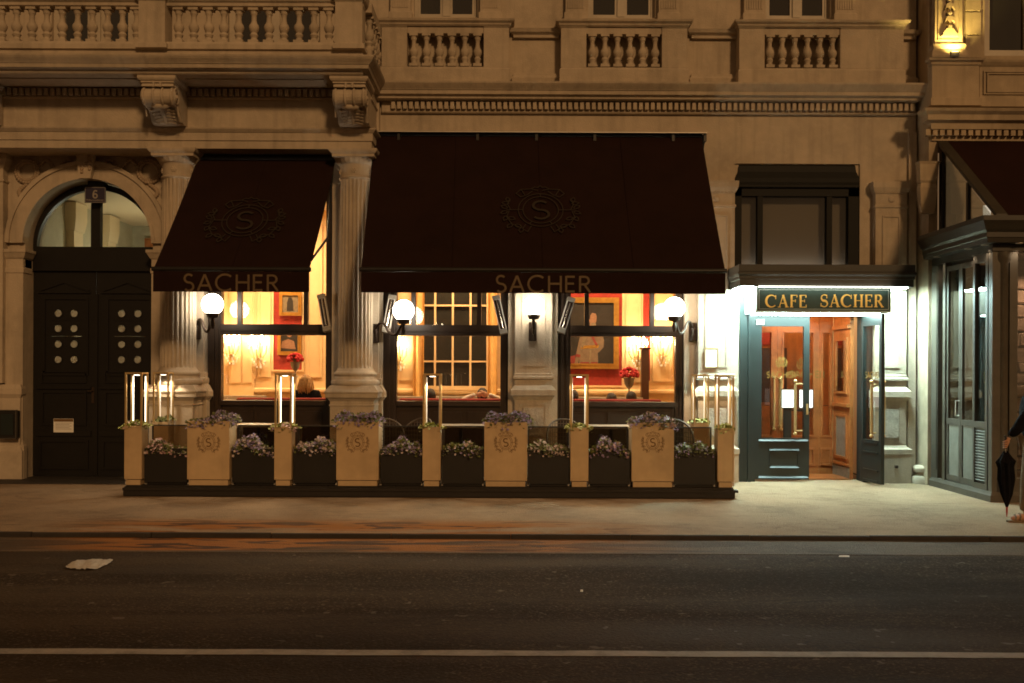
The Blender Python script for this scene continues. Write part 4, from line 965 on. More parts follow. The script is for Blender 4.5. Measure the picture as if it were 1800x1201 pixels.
# wall sconces with candle bulbs and crystals
def sconce(px, py, lab, side=0, y=RB-.05):
    x, z = X(px, y), Z(py, y); e = E('wall_sconce', (x, y, z), lab, 'sconce', 'candle sconces on the cafe wall')
    mb = MB().lathe(x, y-.02, [(.01, z-.30), (.04, z-.27), (.025, z-.22), (.05, z-.12), (.03, z-.05), (.02, z+.08), (.03, z+.12), (.005, z+.16)], 12)
    spots = []
    for k in range(5):
        a = R(200+k*35); r = .17
        tip = Vector((x+r*math.cos(a)*.95, y-.05+r*math.sin(a)*.7, z+.02+(.06 if k in (1, 3) else 0)))
        mb.tube([(x, y-.04, z-.12), (x+r*.5*math.cos(a), y-.05+r*.4*math.sin(a), z-.14), tuple(tip-Vector((0,0,.06))), tuple(tip)], .009, 6); spots.append(tip)
    O('bracket', mb, 'brass', e, True)
    for t in spots:
        O('candle', MB().lathe(t.x, t.y, [(.03, t.z), (.012, t.z+.01), (.012, t.z+.09)], 8), 'cream_in', e)
        O('bulb', MB().lathe(t.x, t.y, [(.008, t.z+.09), (.022, t.z+.12), (.018, t.z+.16), (.003, t.z+.20)], 8), 'candle', e, True)
    mb = MB()
    for k in range(16):
        a = k*.9; r = .05+.09*((k*7) % 5)/5; mb.sphere((x+r*math.cos(a), y-.07+r*.4*math.sin(a), z-.16-.09*((k*3) % 4)/2), (.013, .013, .026), 6, 4)
    O('crystals', mb, 'crystal', e)
    ld = bpy.data.lights.new('sconce_light', 'POINT'); ld.energy = 24; ld.color = (1, .74, .42); ld.shadow_soft_size = .08
    lo_ = bpy.data.objects.new('sconce_light', ld); C.objects.link(lo_); lo_.location = (x, y-.16, z+.12); par(lo_, e)
sconce(407, 612, 'leftmost candle sconce on the cafe door behind the left window')
sconce(455, 618, 'candle sconce beside the red panel behind the left window')
sconce(1120, 618, 'candle sconce left of the dark pillar behind the right window')
sconce(1163, 612, 'candle sconce right of the dark pillar behind the right window')
sconce(700, 622, 'candle sconce left of the inner barred window')
# ceiling lamps that light the room
for i, (x_, l_) in enumerate(((-4.1, 'left'), (-1.0, 'middle'), (1.75, 'right'))):
    e = E('ceiling_lamp', (x_, 1.6, 4.44), 'round brass rimmed ceiling lamp behind the %s cafe window' % l_, 'lamp', 'ceiling lamps in the cafe')
    O('lamp_rim', MB().lathe(x_, 1.6, [(.30, 4.449), (.32, 4.43), (.32, 4.38), (.28, 4.37)], 24), 'brass', e, True)
    O('lamp_glass', MB().lathe(x_, 1.6, [(.01, 4.34), (.18, 4.345), (.28, 4.372)], 24), 'ceil_emit', e, True)
    ld = bpy.data.lights.new('ceiling_light', 'AREA'); ld.shape = 'DISK'; ld.size = .6; ld.energy = 145; ld.color = (1, .69, .38)
    lo_ = bpy.data.objects.new('ceiling_light', ld); C.objects.link(lo_); lo_.location = (x_, 1.6, 4.32); par(lo_, e)
# passage lamp and vestibule lamp
e = E('passage_lantern', (GX+.1, 2.4, 4.3), 'glass lantern hanging in the passage behind the carriage gate', 'lamp')
O('lantern_rod', MB().tube([(GX+.1, 2.4, 5.1), (GX+.1, 2.4, 2.9)], .01, 6), 'iron', e)
O('lantern_globe', MB().sphere((GX+.1, 2.4, 2.78), .12), 'hall_emit', e, True)
ld = bpy.data.lights.new('passage_light', 'POINT'); ld.energy = 150; ld.color = (1, .96, .70); ld.shadow_soft_size = .14
lo_ = bpy.data.objects.new('passage_light', ld); C.objects.link(lo_); lo_.location = (GX+.1, 2.4, 2.78); par(lo_, e)
e = E('vestibule_lamp', (4.35, .65, 2.74), 'small opal ceiling lamp inside the entrance vestibule', 'lamp')
O('lamp_globe', MB().sphere((4.35, .65, 2.66), (.13, .13, .08)), 'vest_emit', e, True); O('lamp_rim', MB().lathe(4.35, .65, [(.14, 2.749), (.14, 2.70), (.12, 2.69)], 20), 'brass', e, True)
e = E('corridor_lamp', (4.5, 1.9, 3.19), 'opal lamp on the corridor ceiling behind the inner doors', 'lamp')
O('lamp_globe', MB().sphere((4.5, 1.9, 3.1), (.16, .16, .1)), 'vest_emit', e, True); O('lamp_rim', MB().lathe(4.5, 1.9, [(.17, 3.199), (.17, 3.15), (.15, 3.14)], 20), 'brass', e, True)
# dark pillar
e = E('dark_cabinet', (bx(1135), RB-.3, 0), 'tall narrow dark wooden pillar cabinet behind the right cafe window', 'cabinet')
px0, px1 = X(1128, 2.45), X(1141, 2.45)
O('cabinet_body', MB().loft(px0, px1, 2.45, 2.62, [(.02, .011), (.02, .2), (0, .22), (0, Z(614, 2.45)), (.02, Z(613, 2.45)), (.03, Z(610, 2.45))], b=1), 'oak_dark', e)
# vases with red roses
def vase(px, py, y, s_, lab):
    x, z = X(px, y), Z(py, y); e = E('flower_vase', (x, y, z-.55*s_), lab, 'vase')
    O('glass_bowl', MB().lathe(x, y, [(.05*s_, z-.30*s_), (.02*s_, z-.285*s_), (.018*s_, z-.20*s_), (.06*s_, z-.16*s_), (.11*s_, z-.08*s_), (.125*s_, z+.02*s_), (.14*s_, z+.06*s_), (.13*s_, z+.05*s_)], 20), 'vase_glass', e, True)
    O('pedestal', MB().lathe(x, y, [(.12*s_, .012), (.12*s_, .06), (.05*s_, .10), (.045*s_, z-.40*s_), (.09*s_, z-.34*s_), (.09*s_, z-.301*s_)], 16), 'cream_in', e, True)
    b = E('rose_bouquet', (x, y, z+.05), lab.replace('vase holding', 'dome of').replace('glass ', ''), 'bouquet')
    mb = MB()
    for k in range(70):
        ph = rnd.uniform(0, 1.0)**.6*1.75; a = rnd.uniform(0, 6.283); rr = .20*s_
        mb.sphere((x+rr*math.sin(ph)*math.cos(a), y+rr*math.sin(ph)*math.sin(a), z+.12*s_+rr*.8*math.cos(ph)), (.045*s_, .045*s_, .038*s_), 7, 5)
    O('roses', mb, 'fl_red', b, True); O('stems', MB().lathe(x, y, [(.03*s_, z-.14*s_), (.05*s_, z+.1*s_), (.16*s_, z+.14*s_)], 12), 'leaf', b, True)
vase(519, 642, 1.9, .62, 'glass vase holding red roses behind the blond woman')
vase(1106, 668, 1.7, .72, 'glass vase holding red roses beside the officer portrait')
# banquettes below the windows
for (a_, b_, l_) in ((W1[0]+.32, W1[1]-.02, 'left'), (W2[0]+.21, W2[1]-.12, 'middle'), (W3[0]+.21, W3[1]-.28, 'right')):
    e = E('banquette', ((a_+b_)/2, .7, 0), 'dark red upholstered banquette inside the %s cafe window' % l_, 'bench')
    O('backrest', MB().loft(a_, b_, .50, .62, [(0, .42), (0, 1.15), (.012, 1.17), (.012, 1.185), (-.01, 1.20)], b=1), 'red_cloth', e)
    O('seat', MB().loft(a_, b_, .63, 1.12, [(0, .30), (.01, .34), (.01, .44), (-.01, .47)], b=1), 'red_cloth', e)
    O('plinth', B(a_+.03, b_-.03, .55, 1.08, .011, .299), 'oak_dark', e)
# ------------------------------------------------------------------ awnings
AY = -2.05
def awning(xt0, xt1, yt, zt, xb0, xb1, zb, zv, label, crest_px, word_px, m='awning'):
    e = E('awning', ((xt0+xt1)/2, yt, zt), label, 'awning', 'cafe awnings')
    # cloth with a slight sag and seams
    nx, ny = 24, 10; vs = []; fs = []
    T0, T1, B0, B1 = Vector((xt0, yt, zt)), Vector((xt1, yt, zt)), Vector((xb0, AY, zb)), Vector((xb1, AY, zb))
    for j in range(ny+1):
        t = j/ny
        for i in range(nx+1):
            s_ = i/nx; p = T0.lerp(T1, s_).lerp(B0.lerp(B1, s_), t); p.z -= .035*math.sin(math.pi*t)*(1+.15*math.sin(s_*9)) - .006*math.sin(s_*31)*t*(1-t)*4; vs.append(p)
    for j in range(ny):
        for i in range(nx): a = j*(nx+1)+i; fs.append((a, a+nx+1, a+nx+2, a+1))
    N_ = len(vs); vs2 = [v - Vector((0, .003, .012)) for v in vs]
    mb = MB().add(vs, fs); mb.add(vs2, [f[::-1] for f in fs])
    O('cloth', mb, m, e, True)
    ns = max(2, round((xb1-xb0)/1.1))
    for q in range(1, ns):
        k_ = round(q*nx/ns); O('cloth_seam', MB().tube([vs[j*(nx+1)+k_]+Vector((0, -.002, .003)) for j in range(ny+1)], .006, 5), m, e, True)
    vl = MB(); n = 40
    for k in range(2):
        q = [(xb0+(xb1-xb0)*i/n, AY-.012+.006*math.sin(i*.9)+.006*k, z_) for z_ in (zv, zb-.03) for i in range(n+1)]
        f = [(i, i+1, n+2+i, n+1+i) for i in range(n)]
        vl.add(q, f if k == 0 else [g[::-1] for g in f])
    O('valance', vl, m, e, True)
    O('front_bar', MB().tube([(xb0-.02, AY, zb), (xb1+.02, AY, zb)], .03, 12), 'black_metal', e, True)
    O('roller_box', MB().tube([(xt0-.01, yt+.06, zt+.035), (xt1+.01, yt+.06, zt+.035)], .055, 12), 'black_metal', e, True)
    for xb, xt in ((xb0+.25, xt0+.5), (xb1-.08, xt1-.05)):
        el = Vector(((xb+xt)/2+.12, (AY+yt)/2+.05, (zb+zt)/2-.35))
        O('folding_arm', MB().tube([(xt, yt+.08, zt-.05), el, (xb, AY+.03, zb-.01)], .017, 8), 'black_metal', e)
    # crest on the sloping cloth
    t = .575; sx_ = crest_px; yc = yt+(AY-yt)*t
    Vv = Vector((0, yt-AY, zt-zb)).normalized(); Nn = Vector((0, -(zt-zb), (yt-AY))).normalized()
    zc = zt+(zb-zt)*t-.035*math.sin(math.pi*t)
    cb = MB(); crest(cb, 1.07, Vector((X(sx_, yc), yc, zc)) + Nn*.028, UX, Vv, Nn, .004, .011, .034)
    O('printed_crest', cb, 'faint_print', e)
    h = .21; tw = word_w('SACHER', h, .24, 1.09)
    wb = MB(); word(wb, 'SACHER', 0, 0, h, .027, (X(word_px, AY)-tw/2, AY-.020, zv+.012), UX, UZ, NY, .003, .24, 1.09)
    O('printed_lettering', wb, 'gold_print', e)
    return e
zb_, zv_ = Z(474, AY, 560), Z(514, AY, 560)
awning(X(345, -.4), X(588, -.4), -.40, Z(281, -.4, 460), X(269, AY), X(543, AY), zb_, zv_, 'narrower dark awning with crest between the two fluted columns', 430, 406)
awning(X(656, -.22), X(1232, -.22), -.22, Z(240, -.22, 900), X(634, AY), X(1274, AY), zb_+.005, zv_, 'wide dark awning with crest spanning two cafe windows', 949, 954)
# hood over the wide awning
e = E('awning_hood', (.8, -.15, 5.1), 'pale sheet metal hood above the wide dark awning', 'awning hood')
hz = Z(232, -.3, 900)
O('hood_sheet', MB().add([(X(652, -.3), -.33, hz), (X(1241, -.3), -.33, hz), (X(1241, -.3), -.0, hz+.05), (X(652, -.3), 0, hz+.05), (X(652, -.3), -.33, hz-.012), (X(1241, -.3), -.33, hz-.012), (X(1241, -.3), 0, hz+.038), (X(652, -.3), 0, hz+.038)], [(0,1,2,3),(7,6,5,4),(0,4,5,1),(1,5,6,2),(0,3,7,4)]), 'steel', e)
for px in (655, 700, 838, 941, 1043, 1180, 1236): O('hood_bracket', B(X(px, -.2)-.02, X(px, -.2)+.02, -.29, -.002, hz-.12, hz-.014), 'black_metal', e)
O('hood_end', MB().ext([(0, 0), (.30, .0), (.30, -.28), (.24, -.28)], (X(1239, -.3)-.02, -.31, hz-.014), (0,1,0), UZ, UX, .02), 'black_metal', e)

# ------------------------------------------------------------------ globe lamps
def globe_lamp(plate, gl, lab, yw, r=.150):
    px, pz = plate; gx, gy, gz = gl
    e = E('globe_lamp', (px, yw, pz), lab, 'wall lamp', 'opal globe lamps on the cafe front')
    O('globe', MB().sphere((gx, gy, gz), r, 28, 18), 'globe', e, True)
    O('gallery', MB().lathe(gx, gy, [(.02, gz-r-.05), (.075, gz-r-.04), (.09, gz-r+.0), (.095, gz-r+.025), (.08, gz-r+.02)], 18), 'iron', e, True)
    O('wall_plate', MB().loft(px-.05, px+.05, yw-.03, yw, [(0, pz-.14), (.008, pz-.13), (.008, pz+.13), (0, pz+.14)]).sphere((px, yw-.04, pz+.03), (.04, .03, .05), 10, 8), 'iron', e)
    A = Vector((px, yw-.04, pz+.05)); G = Vector((gx, gy, gz-r-.04)); d = Vector((gx-px, gy-yw, 0))
    path = []
    for k in range(25):
        t = k/24; p = Vector((A.x+(G.x-A.x)*t, A.y+(G.y-A.y)*t, 0)); base = A.z+(G.z-A.z)*max(0, (t-.75)/.25)**1.2
        p.z = base + .10*math.sin(min(1, t/.45)*math.pi) - .085*math.sin(max(0, min(1, (t-.42)/.5))*math.pi); path.append(p)
    path[-1] = G
    mb = MB().tube(path, [.022-.006*abs(k/24-.5) for k in range(25)], 8)
    mb.tube([A+Vector((0,-.01,0)), A+Vector((d.x*.04,-.05,-.08)), A+Vector((d.x*.06,-.03,-.19))], [.018, .014, .007], 8)
    mb.lathe(gx, gy, [(.014, G.z-.16), (.03, G.z-.13), (.036, G.z-.08), (.018, G.z-.02), (.03, G.z+.0)], 12)
    O('arm', mb, 'iron', e, True)
def gz(py, y): return Z(py, y)
globe_lamp((X(346, LY-.15), Z(580, LY-.15, 342)), (X(373, -.62), -.62, Z(535, -.62, 373)), 'leftmost globe lamp, below the narrower awning', LY-.13)
globe_lamp((X(660, -.22), Z(586, -.22, 657)), (X(709, -.62), -.62, Z(546, -.62, 709)), 'globe lamp right of the fluted column, left in the middle bay', LY-.12)
globe_lamp((X(936, -.1), Z(583, -.1, 936)), (X(938, -.40), -.40, Z(538, -.40, 938)), 'globe lamp on the pier between the two right cafe windows', -.115)
globe_lamp((X(1217, 0), Z(584, 0, 1217)), (X(1185, -.45), -.45, Z(541, -.45, 1185)), 'rightmost globe lamp, nearest the cafe entrance', -.002)
# infrared heaters
def heater(p0, p1, y, lab):
    a = Vector((X(p0[0], y), y, Z(p0[1], y))); b = Vector((X(p1[0], y), y-.12, Z(p1[1], y-.12)))
    e = E('patio_heater', tuple((a+b)/2), lab, 'heater', 'slim patio heaters on the window frames')
    u = (b-a).normalized(); s_ = u.cross(Vector((0,-1,0))).normalized(); n_ = s_.cross(u).normalized(); c = (a+b)/2; L_ = (b-a).length/2
    O('housing', MB().obox(c, u, s_, n_, L_, .055, .035), 'steel', e)
    O('reflector', MB().obox(c-n_*.037, u, s_, n_, L_-.07, .038, .002) if n_.y > 0 else MB().obox(c+n_*.037, u, s_, n_, L_-.07, .038, .002), 'chrome', e)
    f = -n_ if n_.y > 0 else n_
    O('element', MB().tube([c-u*(L_-.08)+f*.046, c+u*(L_-.08)+f*.046], .009, 8), 'heater_tube', e)
    for q in (-1, 1): O('end_cap', MB().obox(c+u*q*(L_-.03), u, s_, n_, .032, .058, .038), 'steel_dull', e)
    O('bracket', MB().tube([c-f*.03, c-f*.15+Vector((0,0,.02))], .014, 6), 'steel', e)
heater((564, 520), (578, 584), -.16, 'patio heater at the right edge of the left cafe window')
heater((690, 521), (680, 586), -.08, 'patio heater at the left edge of the middle cafe window')
heater((871, 521), (886, 587), -.08, 'patio heater at the right edge of the middle cafe window')
heater((1004, 524), (985, 585), -.08, 'patio heater at the left edge of the right cafe window')

# ------------------------------------------------------------------ terrace
PF = -2.08; PX0, PX1 = X(218, PF), X(1292, PF); PZ = Z(858, PF, 750)
t = E('terrace_platform', ((PX0+PX1)/2, PF, 0), 'low black terrace platform carrying the planters in front of the cafe', 'platform')
O('deck', B(PX0, PX1, PF+.03, -.86, .0, PZ), 'black_board', t)
O('front_board', B(PX0-.005, PX1+.005, PF, PF+.028, .012, PZ-.045), 'black_board', t)
O('edge_lip', B(PX0-.01, PX1+.045, PF-.018, PF+.10, PZ-.044, PZ-.012) , 'black_board', t)
n = 9
for k in range(n):
    q0 = PX0+(PX1-PX0)*k/n; O('deck_plank', B(q0+.006, PX0+(PX1-PX0)*(k+1)/n-.006, PF+.05, -.9, PZ+.0005, PZ+.012), 'black_board', t)
FYp = -2.0; ZP = PZ+.013
def leafy(cx, cy, z, w_, d_, h_, nl, nf, mf, lab, ml='leaf', droop=.10, mf2=None, bias=None, seed=0):
    r_ = random.Random(seed+int(cx*1000)); e = E('flower_clump', (cx, cy, z), lab, 'flowers', 'flowers in the terrace planters')
    humps = [(r_.uniform(-.42, .42), r_.uniform(.45, 1.0), r_.uniform(.12, .26)) for _ in range(5)]
    if bias is not None: humps.append((bias, 1.25, .2))
    def pt(out=1.0):
        u = r_.uniform(-.5, .5); v = r_.uniform(-.5, .5)
        top = h_*(.25+.75*min(1.15, max(hh*math.exp(-((u-c_)/s_)**2) for c_, hh, s_ in humps)))*(1-1.2*v*v)*(1-(2*abs(u))**6*.5)
        zz = z + top*(r_.uniform(.55, 1.0) if r_.random() < .8 else r_.uniform(.1, .6))*out
        yy = cy+v*d_
        if v < -.38: zz -= droop*r_.random(); yy -= .02*r_.random()
        return Vector((cx+u*w_, yy, zz))
    mb = MB()
    for k in range(nl):
        p = pt(.95); a = r_.uniform(0, 6.283); tl = r_.uniform(-.2, 1.1); ln = r_.uniform(.028, .062); wd = ln*.40
        dv = Vector((math.cos(a)*math.cos(tl), math.sin(a)*math.cos(tl), math.sin(tl))); sd = dv.cross(Vector((r_.uniform(-1,1), r_.uniform(-1,1), 1))).normalized()*wd
        mb.add([p, p+dv*ln*.5+sd, p+dv*ln+Vector((0,0,-.006)), p+dv*ln*.5-sd], [(0,1,2,3)])
    O('foliage', mb, ml, e, kind='stuff')
    def blossoms(n_, m_):
        mb = MB()
        for k in range(n_):
            p = pt(1.06); nd = Vector((r_.uniform(-.7,.7), r_.uniform(-1.2,.2), r_.uniform(.1,1))).normalized(); a = nd.orthogonal().normalized(); b_ = nd.cross(a); s_ = r_.uniform(.010, .024)
            vs = [p]; 
            for j in range(10):
                q = j*math.pi/5; rr = s_*(1 if j % 2 == 0 else .62); vs.append(p+(a*math.cos(q)+b_*math.sin(q))*rr+nd*(.005 if j % 2 == 0 else .002))
            mb.add(vs, [(0, 1+j, 1+(j+1) % 10) for j in range(10)])
        O('blossoms', mb, m_, e, kind='stuff')
    if nf: blossoms(nf, mf)
    if mf2: blossoms(nf//2, mf2)
    return e
# crest boxes
ORD = ['first', 'second', 'third', 'fourth', 'fifth']
ZBT = Z(742, FYp, 750); ZPT = Z(751, FYp, 750); ZTB = Z(791, FYp, 750)
big_px = [(330, 404), (592, 666), (852, 927), (1111, 1185)]; post_px = [(219.5, 250), (483, 513), (743.5, 775), (1003.5, 1035), (1262, 1291)]
def box_planter(x0, x1, zt, y0, dep, e, foot=True):
    mb = MB().box(x0, x1, y0, y0+.02, ZP+.075, zt).box(x0, x1, y0+dep-.02, y0+dep, ZP+.075, zt).box(x0, x0+.02, y0+.02, y0+dep-.02, ZP+.075, zt).box(x1-.02, x1, y0+.02, y0+dep-.02, ZP+.075, zt)
    O('box', mb, 'cream_paint', e)
    O('rim', MB().box(x0+.02, x1-.02, y0-.006, y0-.0005, zt-.022, zt).box(x0, x0+.018, y0-.006, y0-.0005, ZP+.076, zt).box(x1-.018, x1, y0-.006, y0-.0005, ZP+.076, zt).box(x0+.02, x1-.02, y0-.006, y0-.0005, ZP+.076, ZP+.095), 'cream_paint', e)
    O('plinth', B(x0+.02, x1-.02, y0+.006, y0+dep-.01, ZP+.0005, ZP+.066), 'cream_paint', e)
    O('shadow_gap', B(x0+.03, x1-.03, y0+.02, y0+dep-.03, ZP+.0661, ZP+.0749), 'black_metal', e)
    O('soil', B(x0+.021, x1-.021, y0+.021, y0+dep-.021, zt-.06, zt-.03), 'soil', e)
    for xx, s_ in ((x0, -1), (x1, 1)):
        O('corner_foot', MB().box(xx-.006 if s_ < 0 else xx+.001, xx-.001 if s_ < 0 else xx+.03, y0+.10, y0+.16, ZP+.0, ZP+.085) if s_ > 0 else MB().box(xx-.03, xx-.001, y0+.10, y0+.16, ZP, ZP+.085), 'steel', e)
for i, (a, b) in enumerate(big_px):
    x0, x1 = X(a, FYp), X(b, FYp)
    e = E('crest_planter', ((x0+x1)/2, FYp, ZP), '%s tall cream crest planter from the left on the terrace' % ORD[i], 'planter', 'cream planters with printed crest')
    box_planter(x0, x1, ZBT, FYp, .34, e)
    mb = MB(); crest(mb, .30, ((x0+x1)/2, FYp-.001, Z(778, FYp, (a+b)/2)), UX, UZ, NY, .0015, .017, .055); O('printed_crest', mb, 'brown_print', e)
    leafy((x0+x1)/2 + (.03, .0, .02, .02)[i], FYp+.16, ZBT-.03, .62, .36, (.16, .19, .18, .17)[i], 520, 480, 'fl_purple', 'purple flowers on top of the %s crest planter from the left' % ORD[i], droop=.09, mf2='fl_pale' if i in (0, 3) else None, seed=i)
# lantern posts
def lantern_post(x0, x1, y0, e, tube='bar_glow_dim', zt=None):
    zt = zt or ZPT; wdt = x1-x0; dep = wdt
    box_planter(x0, x1, zt, y0, dep, e)
    zt2 = Z(657, FYp, 750); s_ = .022
    for k, (xx, yy) in enumerate(((x0, y0), (x1-s_, y0), (x0, y0+dep-s_), (x1-s_, y0+dep-s_))):
        O('lantern_bar', B(xx, xx+s_, yy, yy+s_, zt-.03, zt2-.022), 'brass', e)
    O('lantern_top', MB().box(x0, x1, y0, y0+s_, zt2-.0215, zt2).box(x0, x1, y0+dep-s_, y0+dep, zt2-.0215, zt2).box(x0, x0+s_, y0+s_, y0+dep-s_, zt2-.0215, zt2).box(x1-s_, x1, y0+s_, y0+dep-s_, zt2-.0215, zt2), 'brass', e)
    for xx in (x0+s_+.004, x1-s_-.016): O('added_bar_glow', B(xx, xx+.012, y0+dep-.019, y0+dep-.007, zt+.04, zt2-.05), tube, e)  # added glowing strips imitate lamplight caught by the rear bars
    O('lamp_housing', MB().box(x0+.05, x1-.05, y0+.05, y0+dep-.05, zt2-.034, zt2-.008).box(x0+.02, x1-.02, y0+dep/2-.012, y0+dep/2+.012, zt2-.018, zt2-.006), 'black_metal', e)
    O('lamp_lens', MB().lathe((x0+x1)/2, y0+dep/2, [(.04, zt2-.0345), (.03, zt2-.039), (.002, zt2-.04)], 14), 'led', e, True)
    ld = bpy.data.lights.new('post_light', 'SPOT'); ld.energy = 20; ld.color = (1, .80, .55); ld.spot_size = R(120); ld.shadow_soft_size = .03
    lo_ = bpy.data.objects.new('post_light', ld); C.objects.link(lo_); lo_.location = ((x0+x1)/2, y0+dep/2, zt2-.05); par(lo_, e)
greens = [('leaf_l', 'fl_pink', 30), ('leaf_l', 'fl_pink', 150), ('leaf_l', None, 0), ('leaf_l', 'fl_pale', 8), ('leaf_l', None, 0)]
for i, (a, b) in enumerate(post_px):
    x0, x1 = X(a, FYp), X(b, FYp)
    e = E('lantern_post', ((x0+x1)/2, FYp, ZP), '%s narrow cream post with brass lantern frame from the left in the front row' % ORD[i], 'planter', 'narrow cream planter posts with brass lantern frames')
    lantern_post(x0, x1, FYp, e, 'bar_glow_bright' if i < 2 else 'bar_glow_dim')
    ml_, mf_, nf_ = greens[i]
    leafy((x0+x1)/2, FYp+.11, ZPT-.03, .33 if i < 4 else .2, .22, .085, 260, nf_, mf_, ('yellow green plants with %s under the %s lantern frame from the left' % ('pink flowers' if nf_ > 20 else 'small leaves', ORD[i])), ml_, .05, seed=20+i)
for i, (px0, y_, lab) in enumerate(((287, -.80-.22, 'rear cream post with brass lantern frame at the left end beside the gate'), (1231, -.52, 'rear cream post with brass lantern frame at the right end below the framed menu'))):
    c = X(px0, y_+.1); e = E('lantern_post', (c, y_, ZP), lab, 'planter', 'narrow cream planter posts with brass lantern frames')
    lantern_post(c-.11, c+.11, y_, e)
    leafy(c, y_+.11, ZPT-.03, .24, .22, (.16, .10)[i], 160, 0, None, ('dark leafy plant in the rear left lantern post', 'small green plant in the rear right lantern post')[i], ('leaf', 'leaf_l')[i], .03, seed=40+i)
# dark troughs between them
tr_px = [(252, 328), (407, 482), (515, 590), (668.5, 742), (777, 850), (929, 1002), (1037, 1109), (1187, 1260)]
nb = ['between the first lantern post and first crest planter', 'between the first crest planter and second lantern post', 'between the second lantern post and second crest planter', 'between the second crest planter and third lantern post', 'between the third lantern post and third crest planter', 'between the third crest planter and fourth lantern post', 'between the fourth lantern post and fourth crest planter', 'between the fourth crest planter and last lantern post']
tf = [('fl_pink', 'fl_pale', 'pink and pale', 1.0, None), ('fl_purple', 'fl_pale', 'purple', 1.15, -.08), ('fl_pale', 'fl_purple', 'pale purple', 1.0, .1), ('fl_purple', 'fl_pale', 'purple and white', 1.05, 0), ('fl_pale', 'fl_purple', 'sparse pale', .75, .1), ('fl_pale', None, 'dull lilac', .85, -.2), ('fl_purple', 'fl_pink', 'purple and pink', 1.1, -.1), ('fl_purple', None, 'few dark purple', .8, .15)]
for i, (a, b) in enumerate(tr_px):
    x0, x1 = X(a, FYp), X(b, FYp); y0, dep = FYp+.05, .26
    e = E('trough_planter', ((x0+x1)/2, y0, ZP), 'black trough planter with glass screen ' + nb[i], 'planter', 'black trough planters with glass screens')
    O('trough', MB().box(x0, x1, y0, y0+.012, ZP+.03, ZTB).box(x0, x1, y0+dep-.012, y0+dep, ZP+.03, ZTB).box(x0, x0+.012, y0+.012, y0+dep-.012, ZP+.03, ZTB).box(x1-.012, x1, y0+.012, y0+dep-.012, ZP+.03, ZTB), 'black_metal', e)
    O('soil', B(x0+.013, x1-.013, y0+.013, y0+dep-.013, ZTB-.10, ZTB-.05), 'soil', e)
    O('trough_foot', B(x0+.03, x1-.03, y0+.03, y0+dep-.03, ZP+.0005, ZP+.029), 'black_metal', e)
    ys = y0+dep+.012; O('screen_frame', frame_xz(x0, x1, ZTB-.05, ZPT, ys, ys+.018, .016), 'black_metal', e)
    O('screen_glass', B(x0+.016, x1-.016, ys+.006, ys+.012, ZTB-.034, ZPT-.016), 'glass_smoke', e)
    m1_, m2_, word_, hs, bi = tf[i]
    leafy((x0+x1)/2, y0+.11, ZTB-.05, (x1-x0)*.98, .28, .175*hs, 520, 400 if i not in (4, 7) else 170, m1_, '%s flowers in the trough %s' % (word_, nb[i]), 'leaf', .07, m2_, bi, 60+i)
# cane chairs and tables
def chair(x, y, rz, lab):
    e = E('cane_chair', (x, y, ZP), lab, 'chair', 'cane terrace chairs')
    rot = Matrix.Rotation(rz, 3, 'Z')
    def T(p): q = rot @ Vector(p); return (q.x+x, q.y+y, q.z+ZP)
    O('seat', MB().add([T(p) for p in [(.22*math.cos(a), .22*math.sin(a), z) for z in (.43, .46) for a in [k*math.pi/8 for k in range(16)]]], [tuple(range(15, -1, -1)), tuple(range(16, 32))] + [(k, (k+1) % 16, 16+(k+1) % 16, 16+k) for k in range(16)]), 'cane', e)
    pb = [(.235*math.cos(R(a)), .235*math.sin(R(a))+.02) for a in range(-10, 191, 10)]
    O('back_hoop', MB().tube([T((px_, py_, .46+.36*math.sin(math.pi*i/(len(pb)-1))**.55)) for i, (px_, py_) in enumerate(pb)], .014, 8), 'cane', e, True)
    wv = MB()
    for i in range(1, len(pb)-1):
        hgt = .36*math.sin(math.pi*i/(len(pb)-1))**.55; wv.tube([T((pb[i][0], pb[i][1], .46)), T((pb[i][0], pb[i][1], .46+hgt))], .005, 5)
    for k in range(1, 6):
        hh = .06*k; ring_ = [T((px_*1.0, py_, .46+hh)) for i, (px_, py_) in enumerate(pb) if .36*math.sin(math.pi*i/(len(pb)-1))**.55 > hh]
        if len(ring_) > 2: wv.tube(ring_, .005, 5)
    O('woven_back', wv, 'cane', e, kind='stuff')
    for sx_ in (-1, 1):
        for sy_ in (-1, 1): O('leg', MB().tube([T((.15*sx_, .15*sy_, .44)), T((.20*sx_, .20*sy_, .0))], .012, 6), 'cane', e)
def table(x, y, lab, w_=.33):
    e = E('bistro_table', (x, y, ZP), lab, 'table', 'terrace tables')
    O('table_top', MB().loft(x-w_, x+w_, y-.3, y+.3, [(-.01, ZP+.725), (0, ZP+.73), (0, ZP+.75), (-.008, ZP+.755)], b=1), 'marble', e)
    O('column', MB().lathe(x, y, [(.20, ZP), (.20, ZP+.02), (.03, ZP+.04), (.025, ZP+.70), (.12, ZP+.724)], 14), 'black_metal', e, True)
chair(X(682, -1.3), -1.25, R(20), 'left cane chair of the pair behind the second crest planter'); chair(X(700, -.95)+.22, -1.02, R(-35), 'right cane chair of the pair behind the second crest planter')
chair(X(992, -1.15), -1.2, R(0), 'cane chair behind the fourth lantern post'); chair(X(1192, -1.1), -1.1, R(10), 'cane chair behind the fourth crest planter')
table(X(1075, -1.35), -1.3, 'pale topped terrace table below the officer portrait window', .38); table(X(810, -1.35), -1.3, 'pale topped terrace table below the middle cafe window'); table(X(455, -1.3), -1.3, 'pale topped terrace table below the left cafe window')

